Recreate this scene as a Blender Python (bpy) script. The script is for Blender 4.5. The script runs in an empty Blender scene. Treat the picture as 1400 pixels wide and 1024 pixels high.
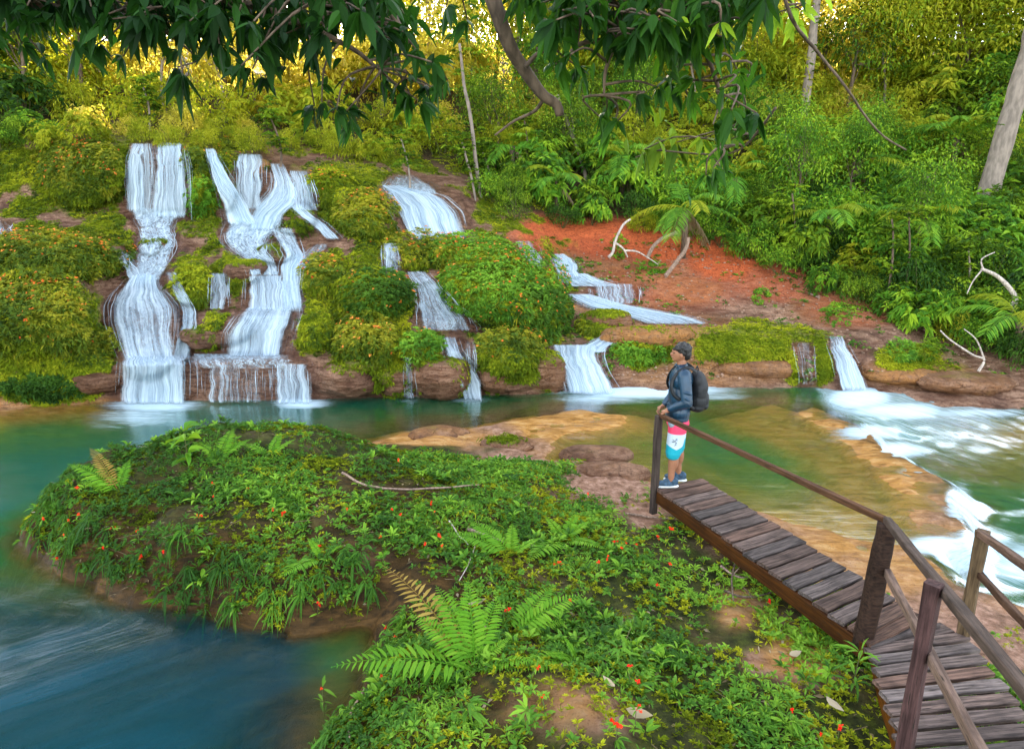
import bpy, math, random
import numpy as np
from mathutils import Vector, Matrix
R = math.radians
random.seed(7); rng = np.random.default_rng(7)
scene = bpy.context.scene
COL = scene.collection
# ------------------------------------------------------------------ camera model (photograph pixels 1400 x 1024)
F, CX, CY, PITCH, HC = 900.0, 700.0, 512.0, R(14.5), 3.8
CP, SP = math.cos(PITCH), math.sin(PITCH)
def ray(px, py):
    px = np.asarray(px, float); py = np.asarray(py, float)
    x = (px-CX)/F; v = (py-CY)/F
    return np.stack([x+0*v, CP-v*SP+0*x, -SP-v*CP+0*x], -1)
def at_y(px, py, Y):
    d = ray(px, py); t = np.asarray(Y)/d[..., 1]
    p = d*t[..., None]; p[..., 2] += HC
    return p
def at_z(px, py, z):
    d = ray(px, py); t = (np.asarray(z)-HC)/d[..., 2]
    p = d*t[..., None]; p[..., 2] += HC
    return p
def to_px(P):
    P = np.asarray(P, float)
    x, y, z = P[..., 0], P[..., 1], P[..., 2]-HC
    zc = y*CP - z*SP; vc = y*SP + z*CP
    return CX+F*x/zc, CY-F*vc/zc, zc
# ------------------------------------------------------------------ noise
def _hash(ix, iy, iz, s):
    h = (ix.astype(np.int64)*374761393 + iy.astype(np.int64)*668265263 + iz.astype(np.int64)*2147483647 + s*1274126177) & 0xffffffff
    h = ((h ^ (h >> 13))*1274126177) & 0xffffffff
    return ((h ^ (h >> 16)) & 0xffff)/65535.0
def vnoise(P, s=0):
    P = np.asarray(P, float); i = np.floor(P).astype(np.int64); f = P-i; f = f*f*(3-2*f)
    o = 0
    for a in (0, 1):
        wa = f[..., 0] if a else 1-f[..., 0]
        for b in (0, 1):
            wb = f[..., 1] if b else 1-f[..., 1]
            for c in (0, 1):
                wc = f[..., 2] if c else 1-f[..., 2]
                o = o + wa*wb*wc*_hash(i[..., 0]+a, i[..., 1]+b, i[..., 2]+c, s)
    return o*2-1
def fbm(P, scale=1, octv=4, s=0):
    P = np.asarray(P, float)*scale; o = 0; a = 1; n = 0
    for k in range(octv):
        o = o + a*vnoise(P, s+k*17); n += a; a *= .5; P = P*2.03+3.7
    return o/n
def sstep(a, b, x):
    t = np.clip((np.asarray(x, float)-a)/(b-a), 0, 1); return t*t*(3-2*t)
# ------------------------------------------------------------------ mesh building
class MB:
    def __init__(s): s.v = []; s.l = []; s.c = []; s.m = []; s.at = {}; s.uv = []; s.n = 0
    def add(s, v, f, mat=0, uv=None, **at):
        v = np.asarray(v, float).reshape(-1, 3); f = np.asarray(f, np.int64)
        s.v.append(v); s.l.append((f+s.n).ravel()); s.c.append(np.full(len(f), f.shape[1])); s.m.append(np.full(len(f), mat))
        for k in at:
            if k not in s.at: s.at[k] = [(s.n, None)]
            s.at[k].append((s.n, np.broadcast_to(np.asarray(at[k], float), (len(v),) if np.ndim(at[k]) < 2 else (len(v), 3))))
        if uv is not None: s.uv.append((s.n, np.asarray(uv, float)))
        s.n += len(v); return s
    def mesh(s, name, mats, smooth=True):
        me = bpy.data.meshes.new(name)
        v = np.concatenate(s.v); l = np.concatenate(s.l); c = np.concatenate(s.c)
        me.vertices.add(len(v)); me.vertices.foreach_set('co', v.ravel().astype(np.float32))
        me.loops.add(len(l)); me.loops.foreach_set('vertex_index', l.astype(np.int32))
        me.polygons.add(len(c)); st = np.concatenate([[0], np.cumsum(c)[:-1]])
        me.polygons.foreach_set('loop_start', st.astype(np.int32))
        me.polygons.foreach_set('material_index', np.concatenate(s.m).astype(np.int32))
        me.polygons.foreach_set('use_smooth', np.full(len(c), smooth))
        for k, lst in s.at.items():
            vec = any(a is not None and a.ndim == 2 for _, a in lst)
            arr = np.zeros((len(v), 3) if vec else len(v), np.float32)
            for o, a in lst:
                if a is not None: arr[o:o+len(a)] = a
            A = me.attributes.new(k, 'FLOAT_VECTOR' if vec else 'FLOAT', 'POINT')
            A.data.foreach_set('vector' if vec else 'value', arr.ravel())
        if s.uv:
            arr = np.zeros((len(v), 2), np.float32)
            for o, a in s.uv: arr[o:o+len(a)] = a
            U = me.uv_layers.new(name='UVMap'); U.data.foreach_set('uv', arr[l].ravel().astype(np.float32))
        me.update(calc_edges=True); me.validate()
        for m in (mats if isinstance(mats, (list, tuple)) else [mats]): me.materials.append(m)
        return me
    def build(s, name, mats, parent=None, smooth=True):
        return mobj(name, s.mesh(name, mats, smooth), parent)
def mobj(name, me, parent=None):
    o = bpy.data.objects.new(name, me); COL.objects.link(o)
    if parent is not None: o.parent = parent
    return o
def empty(name, loc=(0, 0, 0), rot=(0, 0, 0)):
    o = bpy.data.objects.new(name, None); COL.objects.link(o); o.location = loc; o.rotation_euler = rot; o.empty_display_size = .1
    return o
def tag(o, label=None, cat=None, group=None, kind=None):
    for k, v in (('label', label), ('category', cat), ('group', group), ('kind', kind)):
        if v: o[k] = v
    return o
def copy_tree(o, parent=None):
    c = o.copy(); COL.objects.link(c); c.parent = parent
    for ch in list(o.children): copy_tree(ch, c)
    return c
def grid_faces(n, m):            # n rows, m columns
    i = np.arange(n-1)[:, None]*m + np.arange(m-1)[None]
    return np.stack([i, i+1, i+m+1, i+m], -1).reshape(-1, 4)
def tube(pts, rad, n=7, cap=True):
    pts = np.asarray(pts, float); k = len(pts); rad = np.broadcast_to(np.asarray(rad, float), (k,))
    t = np.gradient(pts, axis=0); t /= np.linalg.norm(t, axis=1)[:, None]+1e-9
    ref = np.array([0, 0, 1.]) if abs(t[:, 2]).mean() < .8 else np.array([1., 0, 0])
    a = np.cross(t, ref); a /= np.linalg.norm(a, axis=1)[:, None]+1e-9; b = np.cross(t, a)
    th = np.arange(n)*2*np.pi/n
    v = pts[:, None]+rad[:, None, None]*(np.cos(th)[None, :, None]*a[:, None]+np.sin(th)[None, :, None]*b[:, None])
    v = v.reshape(-1, 3)
    i = np.arange(k-1)[:, None]*n+np.arange(n)[None]; j = np.arange(k-1)[:, None]*n+(np.arange(n)+1)[None] % n
    f = np.stack([i, j, j+n, i+n], -1).reshape(-1, 4)
    if cap:
        v = np.vstack([v, pts[:1], pts[-1:]]); c0 = k*n; e = (k-1)*n
        q = [[c0, (m+1) % n, m, m] for m in range(n)]
        f3 = np.array([[c0, (m+1) % n, m] for m in range(n)]+[[c0+1, e+m, e+(m+1) % n] for m in range(n)])
        return v, f, f3
    return v, f, None
def add_tube(mb, pts, rad, n=7, mat=0, **at):
    v, f, f3 = tube(pts, rad, n); base = mb.n
    mb.add(v, f, mat, **at)
    if f3 is not None:
        mb.l.append((f3+base).ravel()); mb.c.append(np.full(len(f3), 3)); mb.m.append(np.full(len(f3), mat))
def smooth_path(pts, n=24):
    pts = np.asarray(pts, float); k = len(pts); t = np.linspace(0, k-1, n); o = []
    for x in t:
        i = min(int(x), k-2); u = x-i
        p0 = pts[max(i-1, 0)]; p1 = pts[i]; p2 = pts[i+1]; p3 = pts[min(i+2, k-1)]
        o.append(.5*((2*p1)+(-p0+p2)*u+(2*p0-5*p1+4*p2-p3)*u*u+(-p0+3*p1-3*p2+p3)*u**3))
    return np.array(o)
# ------------------------------------------------------------------ materials
class NT:
    def __init__(s, name):
        s.m = bpy.data.materials.new(name); s.m.use_nodes = True; s.t = s.m.node_tree; s.t.nodes.clear()
        s.out = s.t.nodes.new('ShaderNodeOutputMaterial')
    def n(s, typ, **kw):
        nd = s.t.nodes.new('ShaderNode'+typ)
        for k, v in kw.items():
            if k.startswith('_'): setattr(nd, k[1:], v)
        for k, v in kw.items():
            if k.startswith('_'): continue
            inp = nd.inputs[int(k[1:])] if (k[0] == 'i' and k[1:].isdigit()) else nd.inputs[k.replace('__', ' ')]
            if isinstance(v, bpy.types.NodeSocket): s.t.links.new(v, inp)
            else:
                if isinstance(v, tuple) and len(v) == 3 and inp.type == 'RGBA': v = (*v, 1)
                inp.default_value = v
        return nd
    def attr(s, name, out='Fac'): return s.n('Attribute', _attribute_name=name).outputs[out]
    def math(s, op, a, b=0.0, c=0.0, clamp=False): return s.n('Math', _operation=op, _use_clamp=clamp, i0=a, i1=b, i2=c).outputs[0]
    def mix(s, f, a, b, blend='MIX'): return s.n('Mix', _data_type='RGBA', _blend_type=blend, i0=f, i6=a, i7=b).outputs[2]
    def ss(s, x, a, b): return s.n('MapRange', _interpolation_type='SMOOTHSTEP', Value=x, i1=a, i2=b).outputs[0]
    def pos(s): return s.n('NewGeometry').outputs['Position']
    def mapping(s, v, scale): return s.n('Mapping', Vector=v, Scale=scale).outputs[0]
    def noise(s, vec, scale, detail=4, rough=.55, dist=0.0): return s.n('TexNoise', Vector=vec, Scale=scale, Detail=detail, Roughness=rough, Distortion=dist).outputs[0]
    def ramp(s, f, *stops):
        r = s.n('ValToRGB', Fac=f); e = r.color_ramp.elements
        while len(e) < len(stops): e.new(.5)
        for k, (p, c) in enumerate(stops): e[k].position = p; e[k].color = (*c, 1) if len(c) == 3 else c
        return r.outputs[0]
    def bump(s, h, strength=.5, dist=.02): return s.n('Bump', Height=h, Strength=strength, Distance=dist).outputs[0]
    def pbr(s, col, rough=.8, normal=None, spec=.3, **kw):
        p = s.n('BsdfPrincipled', Base__Color=col, Roughness=rough, **kw); p.inputs['Specular IOR Level'].default_value = spec
        if normal is not None: s.t.links.new(normal, p.inputs['Normal'])
        return p.outputs[0]
    def done(s, sh): s.t.links.new(sh, s.out.inputs[0]); return s.m
def leaf_mat(name, c0, c1, c2, trans=.35, rough=.6, spec=.15, jitter=.25):
    t = NT(name); a = t.attr('rnd'); oi = t.n('ObjectInfo').outputs['Random']
    k = t.math('ADD', a, t.math('MULTIPLY', t.math('SUBTRACT', oi, .5), jitter), clamp=True)
    c = t.ramp(k, (0, c0), (.5, c1), (1, c2))
    p = t.pbr(c, rough, None, spec); tr = t.n('BsdfTranslucent', Color=t.mix(.5, c, (c2[0]*1.3, c2[1]*1.25, c2[2]))).outputs[0]
    return t.done(t.n('MixShader', i0=trans, i1=p, i2=tr).outputs[0])
def plain_mat(name, col, rough=.7, spec=.3, var=.25, scale=8, bump=.2, stretch=(1, 1, 1), **kw):
    t = NT(name); v = t.mapping(t.n('TexCoord').outputs['Object'], stretch); n = t.noise(v, scale, 6)
    c = t.mix(t.ss(n, .3, .7), tuple(x*(1-var) for x in col), tuple(min(1, x*(1+var)) for x in col))
    return t.done(t.pbr(c, rough, t.bump(n, bump, .01), spec, **kw))
# ------------------------------------------------------------------ camera and light
cam_d = bpy.data.cameras.new('camera'); cam_d.sensor_width = 36; cam_d.lens = F/1400*36; cam_d.clip_end = 2000; cam_d.clip_start = .05
cam = bpy.data.objects.new('camera', cam_d); COL.objects.link(cam); cam.location = (0, 0, HC); cam.rotation_euler = (R(90)-PITCH, 0, 0)
scene.camera = cam
SUN_EL, SUN_AZ = R(20), R(-3)           # azimuth from +Y, clockwise
w = bpy.data.worlds.new('World'); scene.world = w; w.use_nodes = True; wt = w.node_tree
sky = wt.nodes.new('ShaderNodeTexSky'); sky.sky_type = 'NISHITA'; sky.sun_disc = False; sky.sun_elevation = SUN_EL; sky.sun_rotation = SUN_AZ
sky.dust_density = 1.2; sky.air_density = 1.0; sky.ozone_density = .3
bg = wt.nodes['Background']; hs = wt.nodes.new('ShaderNodeHueSaturation'); hs.inputs['Saturation'].default_value = .5; wt.links.new(sky.outputs[0], hs.inputs['Color']); wt.links.new(hs.outputs[0], bg.inputs[0]); bg.inputs[1].default_value = .15
sd = bpy.data.lights.new('sun', 'SUN'); sd.energy = 5; sd.angle = R(.5); sd.color = (1, .86, .62)
sun = bpy.data.objects.new('sun', sd); COL.objects.link(sun)
dirv = Vector((math.sin(SUN_AZ)*math.cos(SUN_EL), math.cos(SUN_AZ)*math.cos(SUN_EL), math.sin(SUN_EL)))
sun.rotation_euler = dirv.to_track_quat('Z', 'Y').to_euler()
vs = scene.view_settings; vs.view_transform = 'Standard'; vs.look = 'None'; vs.exposure = 2.9; vs.gamma = 1; vs.use_curve_mapping = False
scene.cycles.use_denoising = True; scene.cycles.max_bounces = 6; scene.cycles.transparent_max_bounces = 16
scene.cycles.diffuse_bounces = 3; scene.cycles.glossy_bounces = 2; scene.cycles.transmission_bounces = 3
scene.cycles.sample_clamp_indirect = 6; scene.cycles.caustics_reflective = False; scene.cycles.caustics_refractive = False
# ------------------------------------------------------------------ cascade hillside: depth profiles (photo px column -> [(py, Y)])
COLS = {
 -420: [(590, 11.4), (560, 12.2), (480, 12.6), (385, 14), (320, 15.4), (285, 17), (190, 18.6), (100, 25), (60, 34)],
 0: [(575, 12.0), (556, 12.2), (480, 12.5), (385, 14), (320, 15.4), (285, 17.1), (190, 18.4), (100, 26), (60, 36)],
 90: [(565, 12.1), (552, 12.35), (490, 12.6), (400, 13.8), (335, 15.2), (290, 17.1), (190, 18.4), (100, 26), (60, 36)],
 165: [(560, 12.3), (548, 12.6), (498, 12.75), (489, 13.3), (385, 15.1), (290, 17.3), (200, 17.8), (185, 19), (100, 27), (60, 38)],
 250: [(560, 12.3), (548, 12.62), (495, 12.78), (486, 13.6), (430, 14.3), (385, 15.1), (290, 17.3), (200, 17.8), (185, 19), (100, 27), (60, 38)],
 340: [(560, 12.3), (547, 12.65), (491, 12.85), (483, 13.7), (432, 14.0), (421, 14.7), (370, 15.4), (300, 17.2), (215, 17.8), (195, 19.3), (100, 27), (60, 38)],
 420: [(560, 12.3), (547, 12.68), (489, 12.9), (470, 13.4), (410, 14.2), (330, 16.2), (290, 17), (240, 17.5), (225, 18.5), (175, 22), (100, 28), (60, 38)],
 500: [(556, 12.5), (543, 12.9), (470, 13.2), (430, 13.6), (370, 14.7), (320, 15.8), (245, 18.2), (205, 21.5), (100, 29), (60, 39)],
 600: [(556, 12.5), (542, 12.95), (482, 13.2), (452, 13.9), (385, 15), (326, 17.2), (262, 19), (243, 21.5), (100, 30), (60, 39)],
 690: [(552, 12.6), (540, 13.05), (482, 13.4), (420, 14.4), (345, 16.4), (325, 18.3), (290, 20.2), (100, 31), (60, 39)],
 780: [(545, 12.9), (533, 13.4), (486, 13.8), (455, 15.1), (422, 15.8), (400, 17), (350, 19), (300, 20.6), (100, 31), (60, 39)],
 860: [(542, 13.1), (530, 13.6), (478, 14.2), (445, 15.2), (428, 16.2), (390, 17.8), (360, 19), (308, 20.4), (100, 31), (60, 39)],
 960: [(545, 13.0), (531, 13.6), (458, 14.9), (440, 16.3), (372, 18.9), (320, 20.2), (100, 31), (60, 39)],
 1100: [(545, 13.0), (530, 13.6), (462, 14.7), (438, 16.4), (382, 18.5), (300, 20.8), (100, 31), (60, 39)],
 1180: [(548, 13.0), (531, 13.6), (466, 14.3), (446, 15.8), (420, 17), (350, 19.3), (100, 31), (60, 39)],
 1300: [(556, 12.3), (545, 12.8), (512, 14.0), (480, 14.9), (440, 16.4), (350, 18.8), (100, 30), (60, 39)],
 1400: [(566, 12.0), (550, 12.5), (520, 13.3), (490, 14.2), (430, 16.2), (350, 18.3), (100, 28), (60, 38)],
 1820: [(590, 11.2), (565, 11.8), (520, 12.8), (490, 13.6), (430, 15.2), (350, 17), (100, 24), (60, 34)],
}
PXS = np.array(sorted(COLS))
PYG = np.arange(56, 640, 1.0)
TAB = []
for c in PXS:
    a = sorted(COLS[c]); y = [p[0] for p in a]; d = [p[1] for p in a]
    y = y+[y[-1]+60]; d = d+[d[-1]-.15]
    TAB.append(np.interp(PYG, y, d))
TAB = np.array(TAB)
kern = np.exp(-.5*(np.arange(-6, 7)/2.0)**2); kern /= kern.sum()
TAB = np.array([np.convolve(np.pad(r_, 6, 'edge'), kern, 'valid') for r_ in TAB])
# rounded masses: (px, py, rx, ry, how far they stand out in metres)
BUMPS = [(60, 352, 130, 34, .7), (50, 425, 105, 60, .8), (115, 235, 65, 50, .7), (268, 225, 20, 55, .35), (310, 250, 18, 45, .25),
 (275, 270, 26, 32, .4), (500, 290, 48, 36, .7), (452, 258, 34, 26, .5), (440, 375, 36, 30, .55), (515, 398, 58, 38, .8), (500, 465, 48, 45, .55),
 (575, 475, 38, 26, .5), (572, 342, 52, 26, .5), (640, 345, 60, 26, .5), (690, 390, 92, 56, .9), (740, 425, 42, 48, .6), (690, 480, 62, 34, .6),
 (402, 298, 34, 26, .5), (262, 388, 38, 34, .55), (330, 370, 30, 24, .35), (428, 445, 32, 36, .5), (285, 320, 40, 22, .25), (150, 320, 45, 30, .3), (378, 345, 26, 18, .35),
 (205, 335, 20, 16, .25), (600, 518, 46, 30, .45), (700, 512, 42, 26, .4), (480, 520, 60, 26, .4), (300, 450, 50, 26, .45), (545, 500, 40, 30, .3),
 (200, 455, 55, 70, .45), (820, 440, 34, 20, .3), (1000, 478, 90, 26, .3), (900, 462, 62, 20, .3), (1110, 490, 36, 34, .3),
 (1230, 500, 60, 22, .25), (1330, 520, 70, 18, .3), (235, 300, 60, 14, -.1), (600, 410, 40, 30, -.2), (380, 400, 30, 60, -.15)]
def depth_at(px, py):
    px = np.asarray(px, float); py = np.asarray(py, float); px, py = np.broadcast_arrays(px, py)
    j = np.clip(np.searchsorted(PXS, px)-1, 0, len(PXS)-2); u = np.clip((px-PXS[j])/(PXS[j+1]-PXS[j]), 0, 1); u = u*u*(3-2*u)
    y = np.clip(py-56, 0, len(PYG)-1.001); i = y.astype(int); f = y-i
    A = TAB[j, i]*(1-f)+TAB[j, i+1]*f; B = TAB[j+1, i]*(1-f)+TAB[j+1, i+1]*f
    d = A*(1-u)+B*u
    for bx, by, rx, ry, am in BUMPS:
        q = ((px-bx)/rx)**2+((py-by)/ry)**2
        d = d-am*np.sqrt(np.clip(1-q, 0, 1))*sstep(0, .35, 1-q)
    return d
def hill(px, py, off=0.0): return at_y(px, py, depth_at(px, py)-off)
def blob(px, py, lst):
    m = np.zeros(np.shape(px))
    for bx, by, rx, ry, s in lst:
        q = np.sqrt(((px-bx)/rx)**2+((py-by)/ry)**2); m = np.maximum(m, s*sstep(1.25, .6, q))
    return m
MOSS = [(60, 352, 130, 34, 1), (50, 440, 120, 70, .9), (115, 235, 80, 60, 1), (268, 225, 24, 60, .9), (310, 240, 24, 40, 1), (275, 265, 28, 36, 1),
 (470, 270, 90, 50, 1), (440, 375, 44, 40, 1), (515, 398, 70, 50, 1), (500, 480, 60, 60, .75), (575, 470, 50, 34, .9), (600, 340, 110, 36, 1),
 (690, 400, 105, 76, 1), (700, 480, 80, 46, .9), (402, 298, 30, 24, .85), (258, 388, 42, 40, .95), (330, 375, 36, 34, .9), (428, 445, 36, 46, .9),
 (300, 318, 44, 14, .7), (190, 338, 24, 18, .7), (378, 345, 28, 20, .8), (262, 318, 20, 12, .5), (820, 445, 30, 24, .95), (1040, 470, 100, 34, .95), (1110, 490, 46, 44, .95),
 (1130, 505, 20, 22, .7), (880, 485, 55, 22, .7), (120, 490, 60, 50, .7), (1240, 490, 50, 22, .7), (1290, 500, 40, 20, .5), (60, 520, 100, 40, .75), (650, 520, 30, 30, .5), (540, 520, 16, 40, .6), (745, 505, 30, 40, .5),
 (150, 300, 60, 12, .4), (1010, 340, 30, 10, .3), (800, 385, 20, 16, .5), (360, 250, 30, 20, .3)]
WETP = [(215, 430, 80, 130, 1), (380, 370, 70, 130, 1), (330, 520, 110, 30, 1), (225, 250, 50, 60, 1), (380, 250, 60, 60, 1), (600, 430, 60, 60, 1), (590, 290, 60, 35, 1), (800, 480, 90, 40, 1), (800, 370, 90, 40, 1), (640, 500, 30, 45, 1), (1165, 490, 40, 45, 1), (920, 430, 120, 14, 1)]
# falls: rows (py, left, right, density, lace) down each fall, measured on the ledges
FALLS = [
 ([(200, 183, 196, .6), (215, 178, 194, .7), (290, 172, 200, .75)], 'thin arched strand at the left end of the topmost left fall', .15, .7, 0, .25),
 ([(198, 192, 214, .4), (230, 194, 216, .4), (292, 192, 222, .5)], 'faint strand between the arched strand and the wide topmost veil', .12, .4, 0, .1),
 ([(198, 214, 252, .75), (230, 210, 258, .7), (298, 204, 262, .7)], 'wide straight veil of the topmost left fall', .16, .75, 0, .2),
 ([(286, 168, 262, .75, .3), (300, 178, 250, .7, .7), (312, 188, 238, .65, 1), (332, 190, 244, .65, 1), (350, 182, 240, .65, .9), (368, 184, 230, .7, .8), (386, 184, 216, .8, .5)], 'lacy water sliding over brown rock below the topmost left fall', .09, .6, .9, 0),
 ([(376, 184, 214, .85, .2), (390, 168, 220, .8, .1), (404, 152, 236, .72), (418, 144, 248, .68), (440, 144, 250, .62), (470, 154, 246, .68), (486, 162, 248, .75), (494, 166, 256, .85)], 'broad fan of blue white water spreading over the big left boulder', .13, .7, .25, .0),
 ([(370, 226, 236, .4, .6), (400, 240, 252, .6, .3), (425, 254, 264, .7), (445, 252, 266, .7), (470, 242, 256, .7), (490, 234, 262, .7)], 'narrow run of water down the right edge of the fan boulder', .14, .6, .2, 0),
 ([(490, 160, 262, .72), (500, 158, 266, .74), (550, 156, 266, .8)], 'curtain of water dropping off the lowest left ledge into the pool', .12, .75, 0, .06),
 ([(206, 283, 290, .95), (225, 288, 302, .9), (255, 296, 322, .85), (280, 304, 340, .85), (305, 310, 356, .95)], 'slanting jet that widens as it falls right of the green cliff', .25, .85, 0, .3),
 ([(213, 322, 362, .62), (240, 322, 362, .55), (285, 326, 362, .6)], 'grey veil over a dark overhang right of the slanting jet', .13, .6, 0, .15),
 ([(224, 370, 386, .55), (245, 374, 398, .7), (262, 368, 412, .8), (278, 350, 412, .85), (295, 344, 388, .9), (313, 340, 376, .9)], 'rounded white fall bulging right of the grey veil', .18, .75, .1, .15),
 ([(236, 394, 420, .5), (255, 398, 428, .65), (286, 402, 436, .7)], 'small forked fall at the right end of the upper cascade', .15, .6, .1, .12),
 ([(282, 392, 408, .8), (295, 410, 428, .8), (308, 430, 448, .75), (325, 452, 470, .6)], 'slanting runnel down the right side of the mossy knob', .14, .75, .1, 0),
 ([(296, 314, 394, .9, .2), (310, 304, 390, .85, .7), (330, 302, 370, .7, .9), (346, 320, 374, .65, .8), (360, 338, 382, .7, .5), (376, 340, 388, .8, .2)], 'foaming water spread over stones below the upper cascade', .11, .75, .7, 0),
 ([(312, 366, 400, .6, .6), (335, 384, 410, .7, .5), (349, 390, 414, .85, .2), (366, 384, 410, .95, .1), (390, 384, 408, .95), (426, 388, 414, .9)], 'bright chute squeezed down the right of the middle cascade', .17, .85, .2, 0),
 ([(380, 338, 392, .75), (392, 336, 396, .7), (422, 334, 398, .75)], 'bell shaped veil beside the bright chute', .13, .7, 0, .05),
 ([(376, 289, 309, .6), (395, 288, 310, .5), (421, 287, 311, .55)], 'three thin trickles over the mossy boulder in the middle', .13, .5, 0, .03),
 ([(423, 330, 412, .7, .6), (434, 318, 408, .75, .2), (455, 302, 402, .7), (486, 300, 396, .75)], 'spreading veil above the lowest ledge', .13, .72, 0, .04),
 ([(486, 240, 405, .7, .8), (493, 236, 425, .5, 1), (500, 250, 425, .35, .8)], 'film of water over the long flat ledge', .07, .3, 1, 0),
 ([(500, 372, 424, .5), (515, 372, 426, .6), (549, 374, 430, .78)], 'curtain at the right end of the lowest ledge', .12, .6, 0, .05),
 ([(500, 270, 372, .34), (520, 270, 372, .36), (548, 270, 372, .42)], 'sparse threads dripping off the lowest ledge', .12, .2, 0, .03),
 ([(256, 520, 545, .7), (268, 524, 610, .75), (290, 536, 636, .85), (325, 556, 644, .92)], 'large white fall at the top centre above the flowering bushes', .14, .85, 0, .05),
 ([(242, 540, 560, .3, 1), (250, 525, 590, .5, .8), (262, 519, 612, .7, .4)], 'shallow rapid feeding the large white fall', .10, .5, .8, 0),
 ([(335, 524, 544, .6), (352, 525, 545, .6), (370, 526, 548, .5)], 'little fall between two flowering bushes', .14, .6, 0, .03),
 ([(372, 552, 580, .5, .5), (392, 568, 602, .65, .4), (415, 568, 622, .6, .3), (436, 566, 648, .6, .3), (450, 566, 660, .45, .5)], 'veil spreading over the rounded rock in the centre', .12, .6, .3, 0),
 ([(462, 604, 622, .5), (480, 608, 630, .6), (500, 612, 648, .65), (520, 624, 658, .7), (546, 632, 664, .75)], 'fall splitting down the brown rock right of centre', .14, .65, .1, .03),
 ([(468, 636, 648, .25), (490, 638, 652, .3), (520, 642, 652, .3)], 'faint trickle beside the fall right of centre', .12, .3, 0, 0),
 ([(490, 553, 562, .35), (515, 554, 564, .4), (542, 554, 566, .45)], 'thin thread falling clear of the brown rocks', .16, .4, 0, .05),
 ([(332, 700, 725, .4, .6), (345, 712, 738, .5, .5), (362, 728, 744, .6, .3)], 'shallow slide at the far bend above the big bush', .12, .5, .5, 0),
 ([(350, 758, 768, .6), (358, 757, 788, .85), (376, 762, 796, .85)], 'small round fall at the head of the right stream', .14, .8, .1, .03),
 ([(376, 762, 800, .9, .3), (384, 760, 830, .8, .4), (388, 770, 880, .5, .6)], 'white water lying below the small round fall', .10, .7, .3, 0),
 ([(391, 806, 872, .5), (398, 806, 876, .5), (412, 812, 874, .55)], 'low comb of threads over a flat rock step', .13, .5, 0, .02),
 ([(404, 772, 800, .8, .3), (414, 786, 850, .9, .3), (424, 810, 900, .9, .2), (434, 850, 960, .8, .3), (440, 880, 990, .55, .5)], 'white stream curving right across the rock flat', .12, .85, .3, 0),
 ([(449, 846, 872, .5, .6), (460, 822, 850, .6, .5), (470, 805, 838, .8, .3), (478, 770, 828, .85, .3)], 'rivulet curling back left round the ochre boulder', .12, .7, .4, 0),
 ([(474, 748, 826, .8, .2), (486, 752, 822, .75), (505, 762, 828, .8), (536, 770, 850, .95)], 'smooth low fall between rounded rocks left of the person', .13, .8, 0, .06),
 ([(462, 1132, 1150, .4), (474, 1134, 1158, .6), (495, 1142, 1172, .75), (532, 1150, 1192, .9)], 'fall beside the mossy rock on the far right', .14, .7, 0, .05),
 ([(470, 1085, 1108, .2, .2), (492, 1092, 1110, .22, .2), (524, 1098, 1112, .3, 0)], 'thin seep down the mossy rock on the far right', .12, .25, .1, 0),
 ([(303, -60, 10, .5, .7), (318, -30, 16, .6, .5)], 'short run of water at the left edge above the flowers', .12, .6, .4, 0),
 ([(340, 152, 164, .3, .6), (355, 166, 178, .5, .4), (380, 182, 198, .7, .2)], 'thin side stream joining the lacy water from the left', .1, .6, .3, 0),
 ([(336, 432, 452, .35, .5), (348, 416, 436, .5, .4), (364, 396, 418, .7, .2)], 'thin side stream joining the bright chute from the right', .1, .6, .3, 0),
]
def fallmask(px, py, grow=5):
    m = np.zeros(np.shape(px))
    for rows, *_r in FALLS:
        a = np.array([q[:3] for q in rows]); xl = np.interp(py, a[:, 0], a[:, 1])-grow; xr = np.interp(py, a[:, 0], a[:, 2])+grow
        dx = np.minimum(px-xl, xr-px); dy = np.minimum(py-a[0, 0]+3, a[-1, 0]+6-py); m = np.maximum(m, sstep(-6, 4, np.minimum(dx, dy)))
    return m
px, py = np.meshgrid(np.arange(-420, 1821, 3.0), np.concatenate([np.arange(58, 200, 4.0), np.arange(200, 602, 2.0)]))
P = hill(px, py)
def rock_noise(P, amp):
    q = P*np.array([1, 1, 1.7])
    n = fbm(q, .9, 3, 5)*.6+fbm(q, 2.6, 4, 9)*.4
    strata = 1-np.abs(vnoise(np.stack([P[..., 0]*.5, P[..., 1]*.5, P[..., 2]*5+fbm(P, .8, 2, 3)*1.5], -1), 4))
    return (n*.5+(strata-.5)*.25+fbm(q, 8, 3, 40)*.12)*amp
N = np.cross(np.gradient(P, axis=1), np.gradient(P, axis=0)); N /= np.linalg.norm(N, axis=-1)[..., None]+1e-9
N *= np.where(N[..., 1:2] > 0, -1, 1)
fmk = fallmask(px, py); wet = np.maximum(blob(px, py, WETP)*.8, fmk)
amp = .34*(1-.6*wet)*(1-.6*fmk); amp = np.where(P[..., 2] < .15, amp*.5, amp)
PN = P+N*rock_noise(P, amp)[..., None]
moss = blob(px, py, MOSS)
gen = sstep(-.18, .20, fbm(P, 1.3, 3, 77))*sstep(820, 740, px)*sstep(150, 200, py)*sstep(530, 480, py)*(1-.75*wet)*.95
moss = np.maximum(moss, gen)*(1-.8*fmk)
moss = np.clip(moss*1.0+fbm(P, 2.2, 3, 70)*.45*(moss > .02), 0, 1)
forest = sstep(0, 1, (np.interp(px, [-420, 0, 170, 250, 420, 520, 650, 700, 860, 1000, 1100, 1250, 1400], [200, 195, 198, 200, 205, 215, 262, 300, 310, 335, 380, 430, 470])-py)/25)
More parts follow.
